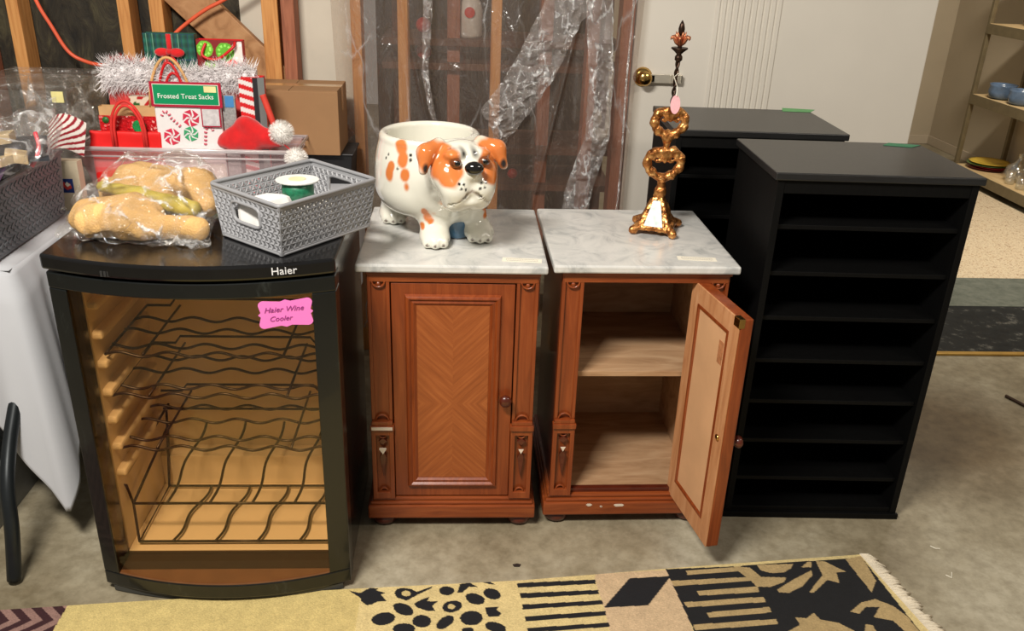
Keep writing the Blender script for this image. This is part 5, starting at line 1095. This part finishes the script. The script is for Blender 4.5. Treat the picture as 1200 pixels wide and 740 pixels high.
# ------------------------------------------------------------------ gilded candlestick
def gold():
    t = NT('antique_gilt'); t.set(rough=.32, metal=.85); v = t.coord(); f = t.noise(v, 70, 4, .6)
    t.l(t.ramp(f, [(.3, lin((96, 52, 26))), (.5, lin((190, 124, 66))), (.7, lin((236, 184, 116)))]), t.b.inputs['Base Color']); t.bump(t.noise(v, 160, 2), .5, .003); return t.m
M_GOLD = gold(); M_IRON = plain('dark_bronze', (58, 42, 32), .35, .8, .3)
cs_ = thing('candlestick', (.808, .30, .80), 'tall gilded candlestick with scroll rings and mirrored foot on the open nightstand', 'candlestick')
CX, CY = .808, .300
def ax(z): return (CX + (z - .80) * .030, CY)
feet = [(-.068, -.028), (.034, -.066), (.072, .040), (-.040, .070)]
def stem(X, Y, Z):
    t = np.clip((Z - .815) / .085, 0, 1); ca, sa = math.cos(.36), math.sin(.36); x = (X - CX - .0) * ca - (Y - CY) * sa; y = (X - CX) * sa + (Y - CY) * ca
    w = .036 * (1 - t) ** .9 + .012; d = np.maximum(np.maximum(np.abs(x), np.abs(y)) - w, np.maximum(.814 - Z, Z - .905)) * .8
    d = np.minimum(d, 1)
    for fx, fy in feet:
        d = smin(d, cap(X, Y, Z, (CX + fx * .25, CY + fy * .25, .885), (CX + fx * .62, CY + fy * .62, .832), .008, .008), .008)
        d = smin(d, cap(X, Y, Z, (CX + fx * .62, CY + fy * .62, .832), (CX + fx * .95, CY + fy * .95, .818), .008, .009), .006)
        d = smin(d, np.sqrt((X - CX - fx) ** 2 + (Y - CY - fy) ** 2 + (Z - .813) ** 2) - .0125, .004)
    for i in range(4):
        a, b = feet[i], feet[(i + 1) % 4]; m_ = ((a[0] + b[0]) / 2 * .8, (a[1] + b[1]) / 2 * .8)
        d = smin(d, cap(X, Y, Z, (CX + a[0] * .9, CY + a[1] * .9, .818), (CX + m_[0], CY + m_[1], .823), .006, .008), .006); d = smin(d, cap(X, Y, Z, (CX + m_[0], CY + m_[1], .823), (CX + b[0] * .9, CY + b[1] * .9, .818), .008, .006), .006)
    for z, r, s in ((.915, .017, 1.3), (.938, .012, 1), (.951, .014, .7), (1.062, .015, .9), (1.047, .009, 1.5), (1.076, .010, 1.2), (.895, .014, .8)):
        cx, cy = ax(z); d = smin(d, ell(X, Y, Z, (cx, cy, z), (r, r, r * s)), .005)
    for z0, R in ((.997, .046), (1.108, .041)):
        cx, cy = ax(z0); up = z0 < 1.05
        P = []
        for i in range(26):
            a = 2 * PI * i / 26; sx = R * math.sin(a); sz = R * .80 * -math.cos(a)
            # heart-like: pinch the top inwards
            if math.cos(a) < 0: sz -= .016 * math.exp(-(sx / .012) ** 2)
            else: sz -= .006 * math.exp(-(sx / .02) ** 2)
            P.append((cx + sx, cy, z0 + sz))
        for i in range(26):
            a, b = P[i], P[(i + 1) % 26]; r = .0095 + .0018 * (i % 3); d = smin(d, cap(X, Y, Z, a, b, r, .0095 + .0018 * ((i + 1) % 3)), .003)
        for s in (-1, 1):                                     # inner curls
            c0 = (cx + s * .019, z0 + .010); Q = [(c0[0] + s * .013 * math.cos(q) * (1 - q / 9), cy - .003, c0[1] + .013 * math.sin(q) * (1 - q / 9)) for q in [k * .7 for k in range(8)]]
            for i in range(7): d = smin(d, cap(X, Y, Z, Q[i], Q[i + 1], .0052, .0052), .002)
        for k in (-2, -1, 0, 1, 2):                            # shell crown
            d = smin(d, ell(X, Y, Z, (cx + k * .008, cy - .006, z0 + .030 - abs(k) * .004), (.0052, .006, .012)), .003)
        d = smin(d, ell(X, Y, Z, (cx, cy - .006, z0 + .012), (.009, .006, .012)), .004)
    return np.maximum(d + .0016 * wob(X, Y, Z, 240, 3), .8005 - Z)
nets_obj('gilded_stem', stem, (.715, .215, .797), (.90, .39, 1.165), .0026, M_GOLD, cs_)
fn_ = Vector((-.352, -.936, 0)); MB().prism([(-.026, 0), (.026, 0), (.010, .066), (-.010, .066)], Vector((CX, CY, .828)) + fn_ * .0475, (.936, -.352, 0), Vector((0, 0, 1)) - fn_ * .44, fn_ * .002).build('mirror_plate', plain('mirror', (176, 188, 184), .55, .6, .2, scale=60), cs_)
tw = MB()
for ph in (0, PI):
    tw.tube([(ax(z)[0] + .0032 * math.cos((z - 1.14) * 130 + ph), CY + .0032 * math.sin((z - 1.14) * 130 + ph), z) for z in [1.135 + .145 * i / 60 for i in range(61)]], .0032, 6)
tw.build('twisted_spike', M_IRON, cs_, smooth=True)
x, y = ax(1.285)
MB().lathe([(.004, 1.262), (.010, 1.268), (.010, 1.276), (.006, 1.282), (.012, 1.288), (.022, 1.296), (.021, 1.299), (.006, 1.296), (.006, 1.303)], (x, y, 0), 24).build('drip_cup', M_IRON, cs_, smooth=True)
fl = MB()
for k in range(6):
    a = k * PI / 3 + .2; c, s = math.cos(a), math.sin(a)
    fl.tube([(x, y, 1.303), (x + .010 * c, y + .010 * s, 1.312), (x + .020 * c, y + .020 * s, 1.326), (x + .026 * c, y + .026 * s, 1.324), (x + .027 * c, y + .027 * s, 1.318)], [.004, .006, .005, .003, .0015], 7)
    fl.tube([(x, y, 1.31), (x + .009 * math.cos(a + .5), y + .009 * math.sin(a + .5), 1.325), (x + .013 * math.cos(a + .5), y + .013 * math.sin(a + .5), 1.338)], [.004, .004, .001], 6)
fl.build('leaf_crown', plain('copper_leaf', (206, 132, 96), .35, .8, .25, scale=80), cs_, smooth=True)
MB().lathe([(.004, 1.325), (.007, 1.334), (.0085, 1.345), (.006, 1.356), (.001, 1.366)], (x, y, 0), 16).build('finial', M_IRON, cs_, smooth=True)
tg = thing('price_tag', (.822, .27, 1.155), 'pale pink oval price tag hanging on the candlestick', 'tag')
a0 = MB().prism([(.0135 * math.cos(2 * PI * i / 24), .024 * math.sin(2 * PI * i / 24)) for i in range(24)], (.823, .283, 1.156), (1, .15, 0), (0, .12, 1), (0, -.001, 0)).build('tag_card', plain('tag_pink', (240, 180, 186), .7, var=.08, scale=240), tg)
MB().tube([(.823, .281, 1.178), (.826, .292, 1.20), (ax(1.22)[0] - .006, .294, 1.225), (ax(1.24)[0] + .004, .293, 1.235)], .0010, 5).build('string', M_PAPER, tg)
for o in list(bpy.data.objects):
    if '_wb' in o: del o['_wb']
